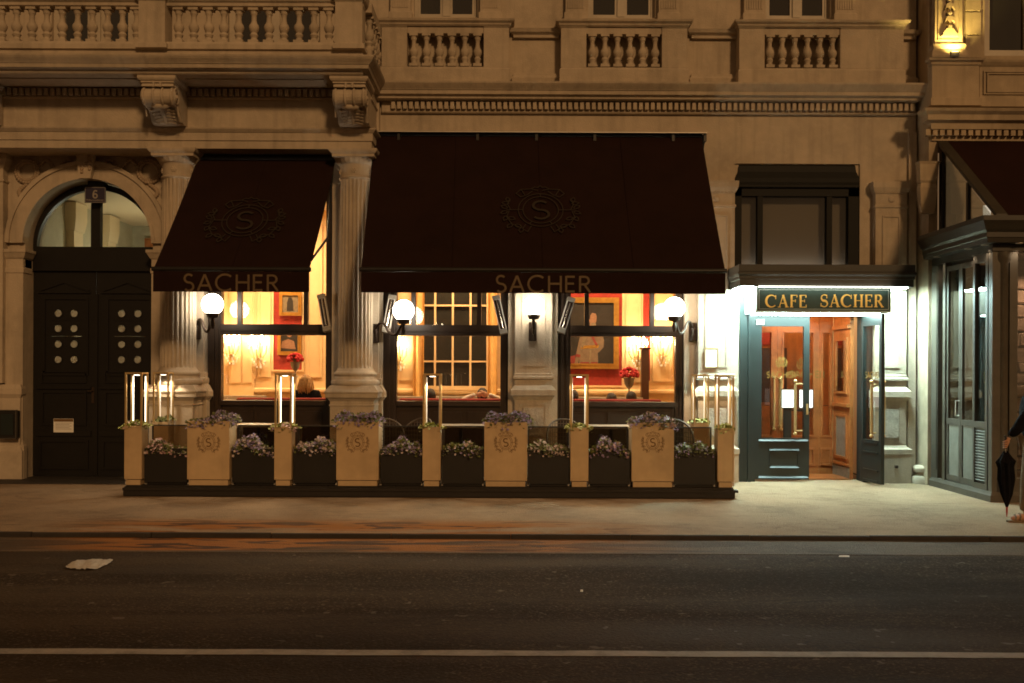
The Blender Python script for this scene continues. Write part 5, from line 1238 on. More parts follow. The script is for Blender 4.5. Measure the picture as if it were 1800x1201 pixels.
# ------------------------------------------------------------------ wall fittings
e = E('framed_menu', (X(1250, -.13), -.13, 1.7), 'small thin framed menu on the bright pier left of the entrance', 'frame')
x0, x1, z0, z1 = X(1238, -.13), X(1262, -.13), Z(647, -.13, 1250), Z(612, -.13, 1250)
O('frame', frame_xz(x0, x1, z0, z1, -.15, -.1345, .014), 'brass', e); O('sheet', B(x0+.014, x1-.014, -.142, -.136, z0+.014, z1-.014), 'white_paper', e)
mb = MB()
for k in range(7): mb.box(x0+.04, x1-.04-.02*(k % 3), -.1425, -.1421, z1-.05-k*.028, z1-.053-k*.028)
O('print', mb, 'ink', e)
e = E('gate_notice', (X(113, GYD), GYD-.03, .8), 'white paper notice with brown heading on the left gate leaf', 'notice')
x0, x1, z0, z1 = X(96, GYD), X(131, GYD), Z(760, GYD, 113), Z(736, GYD, 113)
O('sheet', B(x0, x1, GYD-.027, GYD-.0235, z0, z1), 'white_paper', e); O('heading', B(x0+.004, x1-.004, GYD-.0285, GYD-.0272, z1-.045, z1-.004), 'brown_print', e)
mb = MB()
for k in range(5): mb.box(x0+.03, x1-.03-.03*(k % 2), GYD-.0280, GYD-.0272, z1-.065-k*.022, z1-.069-k*.022)
O('print', mb, 'ink', e)
e = E('house_number', (X(166, -.02), -.02, 4.1), 'dark enamel house number plate reading 6 at the top of the arch', 'sign')
x0, x1, z0, z1 = X(148, -.02), X(185, -.02), Z(357, -.02, 165), Z(329, -.02, 165)
O('plate', MB().loft(x0, x1, -.03, -.015, [(0, z0), (0, z1)]), 'blue_enamel', e); O('plate_border', frame_xz(x0+.006, x1-.006, z0+.006, z1-.006, -.0325, -.0301, .006), 'plate_white', e)
O('hanger', B(x0+.04, x1-.04, -.02, .15, z1-.0, z1+.10), 'blackwood', e)
mb = MB(); cxn = (x0+x1)/2; zc = z0+.075
mb.ribbon([(a*.052, b*.052) for a, b in arc(0, .55, .55, .58, 0, 360, 20)], .02, (cxn, -.031, zc), UX, UZ, NY, .002)
mb.ribbon([(a*.052, b*.052) for a, b in [(.55, 1.85), (.2, 2.05)] + arc(.05, .85, .60, 1.2, 100, 190, 10)], .02, (cxn, -.031, zc), UX, UZ, NY, .0024)
O('digit', mb, 'plate_white', e)
fc = bpy.data.curves.new('street_name', 'FONT'); fc.body = 'Philharmonikerstr.'; fc.size = .042; fc.align_x = 'CENTER'; fc.extrude = .001
fo = bpy.data.objects.new('tmp', fc); C.objects.link(fo); bpy.context.view_layer.update()
me = bpy.data.meshes.new_from_object(fo.evaluated_get(bpy.context.evaluated_depsgraph_get())); bpy.data.objects.remove(fo)
me.materials.clear(); me.materials.append(M['plate_white']); me.transform(Matrix.Translation((cxn, -.032, z0+.028)) @ Matrix.Rotation(R(90), 4, 'X') @ Matrix.Scale(.86, 4, (1,0,0)))
link('street_name', me, e)
e = E('letter_box', (X(14, -.3), -.3, .7), 'dark metal box on the stone pier left of the gate', 'letter box')
x0, x1, z0, z1 = X(1, -.3), X(30, -.3), Z(770, -.3, 15), Z(722, -.3, 15)
O('box', MB().loft(x0, x1, -.34, -.16, [(0, z0), (.0, z1-.02), (-.01, z1)], f=1), 'black_metal', e); O('door', B(x0+.03, x1-.03, -.352, -.3405, z0+.05, z1-.05), 'green', e); O('rim', frame_xz(x0-.012, x1+.012, z0-.012, z1+.012, -.345, -.3, .012), 'grey_paint', e)
# pier foot that carries the box
O('pier_foot', MB().loft(X(-60, -.2), X(36, -.2), -.20, -.1, [(.05, -.1), (.05, .42), (.02, .46), (0, .5), (0, 1.2), (.03, 1.26), (.03, 1.34), (0, 1.4)]), 'stone', bld)
# ------------------------------------------------------------------ neighbouring building on the right
NYF = -.40; NX0 = 6.03; NX1 = 13.0
nbg = E('neighbouring_building', (9.5, .2, 0), 'taller stone building at the right edge with floodlit pilaster and glazed shop', 'building')
kz = 5.0
O('wall', wallgrid(NX0, NX1, -.2, 9.6, NYF, .42, [(6.16, NX1-.3, -.3, Z(248, NYF, 1700)), (X(1728, NYF), X(1728, NYF)+1.3, Z(98, NYF, 1700), 9.3)]), 'stone2', nbg)
O('cornice', MB().loft(NX0+.03, NX1, NYF-.08, NYF, [(-.0, Z(224, -.7, 1700)), (.05, Z(222, -.7, 1700)), (.06, Z(212, -.7, 1700)), (.13, Z(208, -.7, 1700)), (.14, Z(199, -.7, 1700)), (.19, Z(194, -.7, 1700)), (.21, Z(189, -.7, 1700))]), 'stone2', nbg)
zd0, zd1 = Z(237, -.55, 1700), Z(226, -.55, 1700)
O('bed_moulding', MB().box(NX0+.03, NX1, NYF-.03, NYF-.001, zd0-.06, zd1+.02), 'stone2', nbg)
dx = X(1628, -.55)
d0 = O('dentil', B(dx, dx+.065, NYF-.11, NYF-.03, zd0, zd1), 'stone2', nbg)
for k in range(1, 16): cp(d0, (k*.102, 0, 0))
# parapet zone
pz0, pz1 = Z(186, -.5, 1700), Z(104, -.5, 1700)
pd_ = O('pedestal', MB().loft(X(1634, -.5)+.02, X(1719, -.5), -.50, NYF, [(.03, pz0), (.03, pz0+.10), (.0, pz0+.12), (0, pz1-.10), (.02, pz1-.08), (.02, pz1-.05), (.06, pz1-.03), (.07, pz1)]), 'stone2', nbg)
px0, px1 = X(1722, -.5), NX1
pn = O('parapet_panel', MB().loft(px0, px1, -.47, NYF, [(.0, pz0), (.0, pz0+.12), (-.01, pz0+.13), (-.01, pz1-.10), (.01, pz1-.08), (.04, pz1-.04), (.05, pz1-.01)], l=0, r=0), 'stone2', nbg)
for t_ in (.05, .10): O('panel_moulding', frame_xz(px0+t_, px0+1.6-t_, pz0+.14+t_*.6, pz1-.13-t_*.6, -.482, -.4605, .02), 'stone2', pn)
# floodlit pilaster with carved drop ornament
ax0, ax1 = X(1640, -.5), X(1688, -.5); zq = Z(76, -.5, 1660)
pl = O('pilaster', MB().loft(ax0, ax1, -.52, NYF, [(.06, pz1+.001), (.065, pz1+.03), (.05, pz1+.10), (.03, pz1+.13), (.04, pz1+.16), (.04, zq-.03), (.0, zq), (0, 9.5)]), 'stone2', nbg)
O('panel_frame', frame_xz(ax0+.04, ax1-.04, zq+.03, 9.4, -.532, -.5205, .015), 'stone2', pl)
mb = MB(); cxp = (ax0+ax1)/2
for k, z_ in enumerate((zq+.08, zq+.27, zq+.46, zq+.66, zq+.86, zq+1.1)):
    s_ = 1-.06*k
    mb.ext([(-.12*s_, 0), (.12*s_, 0), (.06*s_, .10), (0, .135), (-.06*s_, .10)] if k == 0 else [(-.08*s_, 0), (-.03, .05), (0, .0), (.03, .05), (.08*s_, 0), (.055*s_, .085), (0, .11), (-.055*s_, .085)], (cxp, -.521, z_), UX, UZ, NY, .05)
    mb.sphere((cxp, -.545, z_+.145), (.042, .03, .042), 10, 7)
O('carving', mb, 'stone2', pl, True)
# rustication joints beside the window as separate blocks
for k in range(8):
    z_ = Z(104, -.43, 1700)+.02+k*.34; O('rusticated_block', MB().loft(X(1695, -.43)+.0, X(1722, -.43), -.425, NYF+.0, [(-.008, z_), (0, z_+.008), (0, z_+.318), (-.008, z_+.326)], l=0), 'stone2', nbg)
wx0, wx1, wz0 = X(1728, NYF), X(1728, NYF)+1.3, Z(98, NYF, 1700)
wn = O('window', frame_xz(wx0, wx1, wz0, 9.3, NYF+.06, NYF+.16, .10), 'winframe_up', nbg)
O('mullion', B((wx0+wx1)/2-.05, (wx0+wx1)/2+.05, NYF+.05, NYF+.15, wz0+.1, 9.2), 'winframe_up', wn)
for q0, q1 in ((wx0+.10, (wx0+wx1)/2-.05), ((wx0+wx1)/2+.05, wx1-.10)): O('pane', B(q0, q1, NYF+.10, NYF+.106, wz0+.1, 9.2), 'glass_dark', wn)
O('curtain', B(wx0+.1, wx1-.25, NYF+.35, NYF+.36, wz0, 9.3), 'blind_cloth', wn)
# carved console on the left jamb under the cornice
mb = MB().loft(X(1617, -.5), X(1640, -.5)+.02, -.52, NYF, [(-.02, Z(375, -.5, 1630)), (.0, Z(360, -.5, 1630)), (.02, Z(330, -.5, 1630)), (.0, Z(322, -.5, 1630)), (.02, Z(318, -.5, 1630)), (.03, Z(290, -.5, 1630)), (.05, Z(285, -.5, 1630))])
O('jamb_console', mb, 'stone2', nbg)
# uplight on the ledge
e = E('floodlight', (cxp+.02, -.60, pz1), 'small floodlight on the ledge below the glowing pilaster', 'floodlight')
O('housing', MB().box(cxp+.0, cxp+.12, -.60, -.56, pz1+.005, pz1+.075), 'black_metal', e); O('lens', B(cxp+.012, cxp+.108, -.597, -.563, pz1+.0755, pz1+.078), 'spot_yellow', e)
O('stirrup', MB().tube([(cxp+.06, -.58, pz1), (cxp+.06, -.58, pz1+.02)], .02, 8), 'black_metal', e)
ld = bpy.data.lights.new('flood_spot', 'SPOT'); ld.energy = 95; ld.color = (1, .70, .18); ld.spot_size = R(115); ld.spot_blend = .8; ld.shadow_soft_size = .04
lo_ = bpy.data.objects.new('flood_spot', ld); C.objects.link(lo_); lo_.location = (cxp+.05, -.72, pz1+.02); lo_.rotation_euler = Vector((-.05, .30, 1)).to_track_quat('-Z', 'Y').to_euler(); par(lo_, e)

# ------------------------------------------------------------------ glazed shop that stands in front of it
KX, KY = 6.08, -2.25; KX1 = 10.5; KT = Z(423, 0, 1614)
ks_ = E('glazed_shop', (8, -1.3, 0), 'dark glazed shop front with cornice and downlights projecting onto the pavement at right', 'shop front')
O('base', MB().loft(KX+.0, KX1, KY+.0, NYF-.002, [(.03, 0), (.03, .08), (.015, .10), (0, .13)]), 'grey_paint', ks_)
O('cornice', MB().loft(KX-.02, KX1, KY-.02, NYF-.002, [(-.02, KT-.42), (-.02, KT-.33), (.10, KT-.325), (.11, KT-.27), (.12, KT-.26), (.12, KT-.20), (.15, KT-.17), (.18, KT-.10), (.20, KT-.06), (.20, KT)]), 'kiosk_dark', ks_)
kz1 = KT-.43
def kside(y0, y1, d=.06, z0=.13, z1=None, m='grey_paint', name='post', dx_=0): return O(name, B(KX+dx_, KX+dx_+d, y0, y1, z0, z1 or kz1), m, ks_)
# side : jamb, double door, sidelight with louvres, corner post
kside(-.62, -.405, .30); kside(-.86, -.78, .10); O('jamb_panel', MB().box(KX-.012, KX+.0, -.60, -.43, .25, kz1-.1), 'grey_paint', ks_)
ys = [-.86, -1.30, -1.72]
for k in range(2):
    y1_, y0_ = ys[k]-.004, ys[k+1]+.004
    d = O('shop_door', MB().box(KX+.02, KX+.06, y0_, y0_+.05, .14, kz1-.05).box(KX+.02, KX+.06, y1_-.05, y1_, .14, kz1-.05).box(KX+.02, KX+.06, y0_+.05, y1_-.05, .14, .22).box(KX+.02, KX+.06, y0_+.05, y1_-.05, .92, 1.0).box(KX+.02, KX+.06, y0_+.05, y1_-.05, kz1-.12, kz1-.05), 'grey_paint', ks_)
    O('door_pane', B(KX+.036, KX+.042, y0_+.05, y1_-.05, 1.0, kz1-.12), 'glass_kiosk', d)
    O('lower_panel', B(KX+.034, KX+.044, y0_+.05, y1_-.05, .22, .92), 'frosted_panel', d)
    if k == 0: O('door_handle', MB().tube([(KX+.02, y0_+.025, 1.05), (KX-.03, y0_+.025, 1.05), (KX-.03, y0_+.025, 1.25), (KX+.02, y0_+.025, 1.25)], .01, 6), 'steel', d)
kside(-1.76, -1.72, .08); kside(-2.12, -2.06, .08)
O('rail', B(KX, KX+.07, -2.06, -1.76, .92, 1.0), 'grey_paint', ks_); O('rail', B(KX, KX+.07, -2.06, -1.76, .13, .20), 'grey_paint', ks_); O('rail', B(KX, KX+.07, -2.06, -1.76, kz1-.10, kz1), 'grey_paint', ks_)
O('side_pane', B(KX+.03, KX+.036, -2.06, -1.76, 1.0, kz1-.1), 'glass_kiosk', ks_)
lv = O('louvre', MB().obox((KX+.035, -1.91, .225), (0,1,0), (.6,0,-.5), (.5,0,.6), .145, .03, .005), 'louvre_paint', ks_)
for k in range(1, 19): cp(lv, (0, 0, k*.0375))
# corner column and front window
O('corner_post', MB().loft(KX+.0, KX+.10, KY, KY+.10, [(0, .13), (0, kz1)], b=1), 'grey_paint', ks_)
O('corner_column', MB().lathe(KX+.15, KY+.05, [(.10, .13), (.10, .25), (.07, .28), (.07, kz1-.15), (.10, kz1-.1), (.10, kz1)], 24), 'grey_paint', ks_, True)
O('corner_post', MB().box(KX+.22, KX+.32, KY, KY+.10, .13, kz1), 'grey_paint', ks_)
O('front_pane', B(KX+.32, KX1-.1, KY+.04, KY+.046, .30, kz1), 'glass_kiosk', ks_); O('front_sill', B(KX+.32, KX1, KY, KY+.12, .13, .30), 'grey_paint', ks_); O('front_post', B(KX1-.1, KX1, KY, KY+.1, .13, kz1), 'grey_paint', ks_)
O('shop_floor', B(KX+.1, KX1, KY+.13, NYF-.01, .131, .14), 'kerb', ks_); O('shop_ceiling', B(KX+.05, KX1, KY+.1, NYF-.01, kz1+.0, kz1+.02), 'grey_paint', ks_)
# recessed downlights
for k, (x_, y_, z_) in enumerate(((KX-.07, -.75, KT-.33), (KX-.07, -1.72, KT-.33), (KX-.05, -2.15, KT-.33), (KX+.30, KY-.07, KT-.33), (KX+.8, KY-.07, KT-.33), (KX+1.3, KY-.07, KT-.33))):
    e = E('downlight', (x_, y_, z_), ('downlight in the shop cornice nearest the cafe', 'downlight in the shop cornice above its side door', 'downlight in the shop cornice beside its corner', 'downlight in the shop cornice just right of its corner', 'second downlight right of the shop corner', 'third downlight right of the shop corner')[k], 'downlight', 'downlights under the shop cornice')
    O('rim', MB().lathe(x_, y_, [(.05, z_+.004), (.05, z_-.006), (.038, z_-.008)], 16), 'steel', e, True); O('lens', MB().lathe(x_, y_, [(.037, z_-.004), (.002, z_-.0065)], 14), 'spot_warm', e)
    ld = bpy.data.lights.new('down_spot', 'SPOT'); ld.energy = 5; ld.color = (1, .80, .58); ld.spot_size = R(100); ld.spot_blend = .6; ld.shadow_soft_size = .03
    lo_ = bpy.data.objects.new('down_spot', ld); C.objects.link(lo_); lo_.location = (x_, y_, z_-.03); par(lo_, e)
# rough stone wall inside the shop
sw = E('stone_wall', (7.5, -1.2, .14), 'rough brown stone wall inside the glazed shop', 'wall')
O('mortar_core', B(KX+.45, KX1-.2, -1.20, -.9, .141, kz1-.02), 'mortar', sw)
r_ = random.Random(3); z_ = .15
smesh = []
for k in range(10):
    mb = MB().loft(-.5, .5, -.5, .5, [(-.06, -.5), (0, -.40), (.0, .40), (-.06, .5)], b=1)
    mb.v = [(a+r_.uniform(-.05,.05), b+r_.uniform(-.06,.06), c+r_.uniform(-.05,.05)) for a, b, c in mb.v]
    me = bpy.data.meshes.new('stone'); me.from_pydata(mb.v, [], mb.f); me.materials.append(M['stonewall']); smesh.append(me)
while z_ < kz1-.1:
    h_ = r_.uniform(.13, .24); x_ = KX+.46-r_.uniform(0, .0)
    while x_ < KX+2.2:
        wdt = r_.uniform(.22, .5); o = link('stone', r_.choice(smesh), sw); o.location = (x_+wdt/2, -1.21+r_.uniform(-.02,.02), min(z_+h_/2, kz1-.1)); o.scale = (wdt*.94, .22, h_*.90); o.matrix_parent_inverse = Matrix.Translation(-Vector(sw.location)); x_ += wdt
    z_ += h_
for k, x_ in enumerate((KX+.9, KX+1.7)):
    e = E('shop_lamp', (x_, -1.75, kz1-.02), ('ceiling spot inside the shop near its corner', 'ceiling spot inside the shop further right')[k], 'spotlight', 'ceiling spots inside the shop')
    O('spot_body', MB().lathe(x_, -1.75, [(.05, kz1-.01), (.05, kz1-.10), (.04, kz1-.11)], 14), 'steel', e, True); O('spot_lens', MB().lathe(x_, -1.75, [(.039, kz1-.105), (.002, kz1-.108)], 12), 'spot_warm', e)
    ld = bpy.data.lights.new('shop_spot', 'SPOT'); ld.energy = 60; ld.color = (1, .74, .52); ld.spot_size = R(110); ld.spot_blend = .7; ld.shadow_soft_size = .04
    lo_ = bpy.data.objects.new('shop_spot', ld); C.objects.link(lo_); lo_.location = (x_, -1.75, kz1-.13); lo_.rotation_euler = Vector((0, .45, -1)).to_track_quat('-Z', 'Y').to_euler(); par(lo_, e)
# lean-to roof with red awning
ae = E('shop_awning', (8, -1.3, KT), 'dark red sloping awning above the glazed shop at right', 'awning')
at, ab = Z(252, NYF, 1650), KT+.03; ax = KX+.09
sl = Vector((0, KY+.05-(NYF-.02), ab-at)); 
for nm, m_, x0_, x1_, dz in (('cloth', 'awning_red', ax+.12, KX1, .02), ('side_rafter', 'kiosk_dark', ax-.02, ax+.12, .03)):
    O(nm, MB().add([(x0_, NYF-.02, at+dz), (x1_, NYF-.02, at+dz), (x1_, KY+.05, ab+dz), (x0_, KY+.05, ab+dz), (x0_, NYF-.02, at+dz-.06), (x1_, NYF-.02, at+dz-.06), (x1_, KY+.05, ab+dz-.06), (x0_, KY+.05, ab+dz-.06)], [(0,3,2,1),(4,5,6,7),(0,1,5,4),(3,7,6,2),(0,4,7,3),(1,2,6,5)]), m_, ae)
O('gable_frame', MB().box(ax, ax+.06, NYF-.12, NYF-.02, KT+.001, at-.15).box(ax, ax+.05, -1.35, -1.29, KT+.001, KT+.62).box(ax, ax+.05, KY+.2, NYF-.12, KT+.001, KT+.06), 'kiosk_dark', ae)
O('gable_pane', MB().add([(ax+.02, NYF-.1, KT+.06), (ax+.02, KY+.25, KT+.06), (ax+.02, NYF-.1, at-.12), (ax+.026, NYF-.1, KT+.06), (ax+.026, KY+.25, KT+.06), (ax+.026, NYF-.1, at-.12)], [(0,1,2),(3,5,4)]), 'glass_kiosk', ae)
e = E('roof_lamp', (ax+.25, -1.45, KT+.02), 'small lit lamp inside the glass gable above the shop cornice', 'lamp')
O('lamp_panel', B(ax+.14, ax+.24, -1.5, -1.49, KT+.10, KT+.28), 'lamp_panel', e); O('lamp_stand', B(ax+.18, ax+.2, -1.49, -1.47, KT+.005, KT+.28), 'kiosk_dark', e)

# ------------------------------------------------------------------ people
def skin(name, verts, edges, m, parent, sub=2, root=0):
    me = bpy.data.meshes.new(name); me.from_pydata([v[:3] for v in verts], edges, []); me.materials.append(M[m])
    o = link(name, me, parent); sm = o.modifiers.new('skin', 'SKIN'); sm.use_smooth_shade = True
    for i, v in enumerate(verts):
        r = v[3]; d = me.skin_vertices[0].data[i]; d.radius = (r, r) if not isinstance(r, tuple) else r; d.use_root = (i == root)
    ss = o.modifiers.new('sub', 'SUBSURF'); ss.levels = sub; ss.render_levels = sub
    return o
def sitter(px, ztop, y, hair, cloth, lab, longhair=False, hands=False, tilt=0, s_=1.0):
    # a guest seated on the banquette with the back to the window
    x = X(px, y); H = ztop; hc = H-.115*s_
    e = E('person', (x, y, .47), lab, 'person')
    sh = H-(.25 if longhair else .30)*s_
    bv = [(x, y+.06, .52, .14), (x, y+.04, .72, .13), (x, y, sh-.08, .14), (x, y, sh+.02, .06), (x, y+.01, sh+.10, .052),
          (x-.18, y+.0, sh-.03, .06), (x+.18, y, sh-.03, .06), (x-.10, y+.42, .54, .08), (x+.10, y+.42, .54, .08), (x-.10, y+.46, .12, .055), (x+.10, y+.46, .12, .055)]
    be = [(0,1),(1,2),(2,3),(3,4),(2,5),(2,6),(0,7),(0,8),(7,9),(8,10)]
    k = len(bv)
    if hands: bv += [(x-.34, y-.0, sh+.10, .05), (x-.10, y-.12, hc+.02, .036), (x+.34, y, sh+.10, .05), (x+.10, y-.12, hc+.02, .036)]; be += [(5,k),(k,k+1),(6,k+2),(k+2,k+3)]
    else: bv += [(x-.24, y+.06, sh-.28, .048), (x-.16, y+.28, sh-.34, .036), (x+.24, y+.06, sh-.28, .048), (x+.16, y+.28, sh-.34, .036)]; be += [(5,k),(k,k+1),(6,k+2),(k+2,k+3)]
    skin('body', bv, be, cloth, e)
    hd = MB().sphere((x, y+.01, hc), (.075*s_, .092*s_, .115*s_), 18, 12).sphere((x-.076*s_, y+.01, hc-.01), (.012, .02, .03), 8, 6).sphere((x+.076*s_, y+.01, hc-.01), (.012, .02, .03), 8, 6).sphere((x, y+.10*s_, hc-.012), (.013, .02, .02), 8, 6)
    O('head', hd, 'skin', e, True)
    mb = MB().sphere((x, y-.008, hc+.022), (.086*s_, .10*s_, .108*s_), 18, 12)
    if longhair:
        for i in range(70):
            a = R(165+rnd.random()*210); r = .075+.02*rnd.random()
            p0 = Vector((x+r*math.cos(a), y-.005+r*math.sin(a)*.95, hc+.06-rnd.random()*.05)); wv = rnd.uniform(.5, 1)
            f = [Vector((rnd.uniform(-.02, .02), rnd.uniform(-.012, .012), 0)) for _ in range(3)]
            mb.tube([p0, p0+Vector((.012*math.cos(a), .01*math.sin(a)-.01, -.06))+f[0]*.6, p0+Vector((.018*math.cos(a), .01*math.sin(a)-.02, -.12))+f[1]*.8, p0+Vector((.012*math.cos(a), -.02, -.12-.09*wv))+f[2]], [.013, .015, .013, .003], 5)
    O('hair', mb, hair, e, True)
    if hands:
        for q in (-1, 1):
            hv = [(x+q*.10, y-.12, hc+.02, .030), (x+q*.06, y-.135, hc+.035, .034)]; he = [(0,1)]
            for f in range(4): hv.append((x-q*.01, y-.14-.004*f+(.012 if q > 0 else 0), hc+.07-f*.024+.01*q, .012)); hv.append((x-q*.055, y-.125, hc+.06-f*.022, .010)); he += [(1, len(hv)-2), (len(hv)-2, len(hv)-1)]
            hv.append((x+q*.03, y-.135, hc-.03, .012)); he.append((1, len(hv)-1)); skin('hand', hv, he, 'skin', e)
sitter(538, Z(661, .75), .78, 'hair_blond', 'cl_black', 'woman with wavy blond hair and black top seated behind the left window', True)
sitter(757, Z(685, .78), .78, 'hair_dark', 'cl_brown', 'dark haired guest behind the middle window next to its brass lantern frame')
sitter(848, Z(683, .80), .80, 'hair_dark', 'cl_white', 'guest in white shirt with hands clasped behind the head, middle window', hands=True)
sitter(1008, Z(686, .8), .80, 'hair_dark', 'cl_white', 'dark haired guest below the officer portrait, next to the lantern frame')
sitter(1075, Z(691, .8), .80, 'hair_dark', 'cl_black', 'dark haired guest in the middle of the right window')
sitter(1110, Z(688, .82), .82, 'hair_dark', 'cl_brown', 'dark haired guest directly below the rose vase in the right window')
# passer-by at the right edge, facing left, umbrella in the near hand
pxx, pyy = 5.80, -3.86
e = E('person', (pxx, pyy, 0), 'passer by in black jacket and khaki trousers cut off by the right edge', 'person')
bv = [(pxx, pyy, .93, .13), (pxx, pyy, 1.10, .125), (pxx, pyy, 1.28, .14), (pxx, pyy, 1.43, .06), (pxx+.01, pyy, 1.52, .055), (pxx+.01, pyy, 1.60, .088), (pxx+.01, pyy, 1.68, .085),
      (pxx-.02, pyy-.09, .86, .09), (pxx-.12, pyy-.10, .48, .062), (pxx-.16, pyy-.10, .09, .042), (pxx+.02, pyy+.09, .86, .09), (pxx+.08, pyy+.10, .48, .062), (pxx+.24, pyy+.10, .09, .042)]
be = [(0,1),(1,2),(2,3),(3,4),(4,5),(5,6),(0,7),(7,8),(8,9),(0,10),(10,11),(11,12)]
skin('body', bv, be, 'skin', e)
O('nose', MB().sphere((pxx-.085, pyy, 1.625), (.02, .013, .02), 8, 6), 'skin', e, True)
O('ear', MB().sphere((pxx+.02, pyy-.085, 1.63), (.02, .012, .03), 8, 6), 'skin', e, True)
O('hair', MB().sphere((pxx+.035, pyy, 1.675), (.105, .098, .10), 16, 12), 'hair_dark', e, True)
hx, hy, hz = X(1769, -4.06), -4.06, Z(781, -4.06, 1769)
jv = [(pxx, pyy, .88, .16), (pxx, pyy, 1.05, .155), (pxx, pyy, 1.25, .165), (pxx, pyy, 1.38, .10), (pxx, pyy, 1.42, .072), (pxx-.07, pyy-.18, 1.33, .078), (pxx-.27, pyy-.22, 1.10, .066), (pxx-.33, pyy-.215, 1.00, .058), (hx+.035, hy+.01, hz+.09, .040), (pxx+.02, pyy+.20, 1.335, .075), (pxx+.07, pyy+.235, 1.08, .058), (pxx+.02, pyy+.22, .87, .042)]
skin('jacket', jv, [(0,1),(1,2),(2,3),(3,4),(2,5),(5,6),(6,7),(7,8),(2,9),(9,10),(10,11)], 'cl_black', e)
tv = [(pxx, pyy, .95, .15), (pxx-.06, pyy-.09, .84, .122), (pxx-.12, pyy-.10, .50, .098), (pxx-.15, pyy-.10, .16, .080), (pxx-.15, pyy-.10, .12, .078), (pxx+.02, pyy+.09, .84, .115), (pxx+.08, pyy+.10, .50, .09), (pxx+.22, pyy+.10, .15, .078), (pxx+.22, pyy+.10, .12, .076)]
skin('trousers', tv, [(0,1),(1,2),(2,3),(3,4),(0,5),(5,6),(6,7),(7,8)], 'cl_khaki', e)
def shoe(ax_, ay_):
    s = MB(); prof = []
    n = 18
    outl = [(-.21+.0, 0), (-.20, .032), (-.15, .046), (-.05, .040), (.03, .036), (.075, .028), (.085, 0), (.075, -.028), (.03, -.036), (-.05, -.040), (-.15, -.046), (-.20, -.032)]
    vs = []; 
    for zz, k in ((0.002, 1.0), (.024, 1.0), (.026, .94)): vs += [(ax_+a*k, ay_+b*k, zz) for a, b in outl]
    m_ = len(outl); fs = [tuple(range(m_-1, -1, -1))] + [(j*m_+i, j*m_+(i+1) % m_, (j+1)*m_+(i+1) % m_, (j+1)*m_+i) for j in range(2) for i in range(m_)] + [tuple(range(2*m_, 3*m_))]
    O('sole', MB().add(vs, fs), 'tan_leather', e)
    fv = [(ax_+.03, ay_, .06, .042), (ax_-.03, ay_, .062, .040), (ax_-.10, ay_, .05, .038), (ax_-.165, ay_, .042, .026), (ax_+.01, ay_, .12, .040)]
    skin('foot', fv, [(0,1),(1,2),(2,3),(0,4)], 'skin', e)
    st = MB()
    for q, zq_ in ((-.13, .075), (-.08, .09), (-.02, .108)):
        st.tube([(ax_+q, ay_-.046, .025), (ax_+q+.008, ay_-.034, zq_*.8), (ax_+q+.012, ay_, zq_+.006), (ax_+q+.008, ay_+.034, zq_*.8), (ax_+q, ay_+.046, .025)], .011, 6)
    st.tube([(ax_+.02, ay_-.046, .05), (ax_+.08, ay_, .075), (ax_+.02, ay_+.046, .05)], .010, 6)
    O('sandal_straps', st, 'tan_leather', e, True)
shoe(pxx-.16, pyy-.10); shoe(pxx+.24, pyy+.10)
# near hand closed round the umbrella grip : palm, four curled fingers, thumb
hv = [(hx+.03, hy+.005, hz+.075, .027), (hx+.018, hy+.02, hz+.02, .030), (hx+.012, hy+.022, hz-.02, .026)]; he = [(0,1),(1,2)]
for f in range(4):
    z_ = hz+.03-.021*f; k = len(hv)
    hv += [(hx+.0, hy-.005, z_, .0095), (hx-.022, hy-.018, z_-.004, .009), (hx-.028, hy+.008, z_-.006, .008), (hx-.01, hy+.022, z_-.006, .0075)]; he += [(1 if f < 2 else 2, k), (k, k+1), (k+1, k+2), (k+2, k+3)]
k = len(hv); hv += [(hx+.012, hy-.012, hz+.045, .0105), (hx-.012, hy-.022, hz+.038, .009), (hx-.028, hy-.016, hz+.03, .008)]; he += [(1, k), (k, k+1), (k+1, k+2)]
skin('hand', hv, he, 'skin', e)
u = E('umbrella', (hx, hy, .06), 'folded black umbrella with red tip hanging from the passer by', 'umbrella')
ub, ut = Vector((hx+.012, hy, .075)), Vector((hx-.005, hy, hz-.03)); 
vs = []; fs = []; n = 32
rings = [(0, .012), (.08, .03), (.25, .07), (.5, .095), (.72, .088), (.82, .11), (.88, .075), (1.0, .022)]
for t_, r in rings:
    c = (ub+Vector((0,0,.10))).lerp(ut-Vector((0,0,.05)), t_)
    for k in range(n):
        a = 2*math.pi*k/n; rr = r*(1+.20*math.cos(a*8+t_*2)*(1-abs(t_-.5)))
        vs.append((c.x+rr*math.cos(a)*.85, c.y+rr*math.sin(a)*.8, c.z+.015*math.cos(a*5)*(t_ > .7)))
for j in range(len(rings)-1):
    for k in range(n): fs.append((j*n+k, j*n+(k+1) % n, (j+1)*n+(k+1) % n, (j+1)*n+k))
O('canopy', MB().add(vs, fs), 'cl_black', u, True)
O('shaft', MB().tube([tuple(ub+Vector((0,0,.06))), tuple(ut)], .006, 8), 'steel', u); O('ferrule', MB().tube([tuple(ub), tuple(ub+Vector((0,0,.05))), tuple(ub+Vector((0,0,.12)))], [.004, .010, .013], 8), 'tip_red', u)
O('grip', MB().tube([tuple(ut-Vector((0,0,.02))), tuple(ut+Vector((0,0,.10))), tuple(ut+Vector((-.01,0,.125)))], [.014, .014, .012], 10), 'black_metal', u, True)

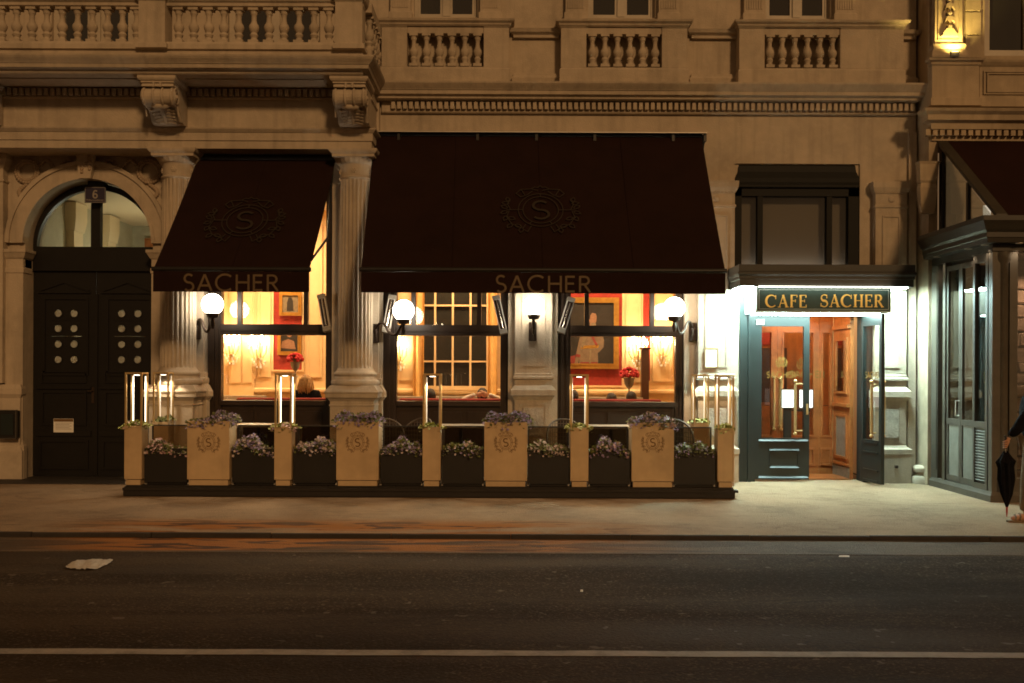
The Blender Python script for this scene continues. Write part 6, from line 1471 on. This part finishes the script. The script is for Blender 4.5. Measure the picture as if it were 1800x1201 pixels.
# ------------------------------------------------------------------ menu boards in the vestibule
me_ = E('menu_stand', (X(1395, .6), .62, 0), 'menu stand with two bright sheets inside the entrance', 'menu stand')
for a_, b_ in ((1373, 1398), (1404, 1430)): 
    x0, x1, z0, z1 = X(a_, .6), X(b_, .6), Z(718, .6, 1400), Z(684, .6, 1400)
    O('sheet_frame', frame_xz(x0, x1, z0, z1, .59, .61, .012), 'black_metal', me_); O('sheet', B(x0+.012, x1-.012, .597, .603, z0+.012, z1-.012), 'screen', me_)
O('stand_post', MB().box(X(1378, .6), X(1392, .6), .612, .64, .03, Z(716, .6, 1400)).box(X(1404, .6), X(1425, .6), .612, .64, 1.02, 1.06).box(X(1370, .6), X(1400, .6), .52, .72, .021, .04).box(X(1392, .6), X(1404, .6), .612, .63, 1.03, 1.05), 'black_metal', me_)

# ------------------------------------------------------------------ litter on the road
lx, ly = X(157, -6.30), -6.2
yy0 = -15 + 1.70*FPX/(1004-650+3.2); yy1 = -15 + 1.70*FPX/(985-650+3.2)
mb = MB(); n, m_ = 22, 9; vs = []; fs = []; r_ = random.Random(11)
for j in range(m_+1):
    for i in range(n+1):
        u_, v_ = i/n*2-1, j/m_*2-1
        ex = (1-abs(u_)**4)**.5 if abs(u_) < 1 else 0
        vs.append(((X(157, (yy0+yy1)/2)+u_*.160), (yy0+yy1)/2+v_*.5*(yy1-yy0)*(.35+.65*ex)*(.85+.15*u_), ZR+.006+.028*ex*(1-v_*v_)*(.7+.3*math.sin(u_*7+v_*3))+r_.uniform(0, .014)))
for j in range(m_):
    for i in range(n): a = j*(n+1)+i; fs.append((a, a+1, a+n+2, a+n+1))
O('crumpled_bag', MB().add(vs, fs), 'litter', None, True, 'flattened white paper bag lying on the road at lower left', 'litter')
def scrap(px, py, w_, lab):
    y = -15+1.70*FPX/(py-650); x = X(px, y)
    O('paper_scrap', MB().add([(x-w_, y-.02, ZR+.006), (x+w_*.7, y-.035, ZR+.008), (x+w_, y+.02, ZR+.012), (x-w_*.6, y+.03, ZR+.010), (x, y, ZR+.018)], [(0,1,4),(1,2,4),(2,3,4),(3,0,4)]), 'white_paper', None, False, lab, 'litter', 'paper scraps on the road')
scrap(1485, 977, .055, 'small white paper scrap in the gutter in front of the entrance')
scrap(1024, 1040, .012, 'tiny white scrap on the road below the fourth lantern post')
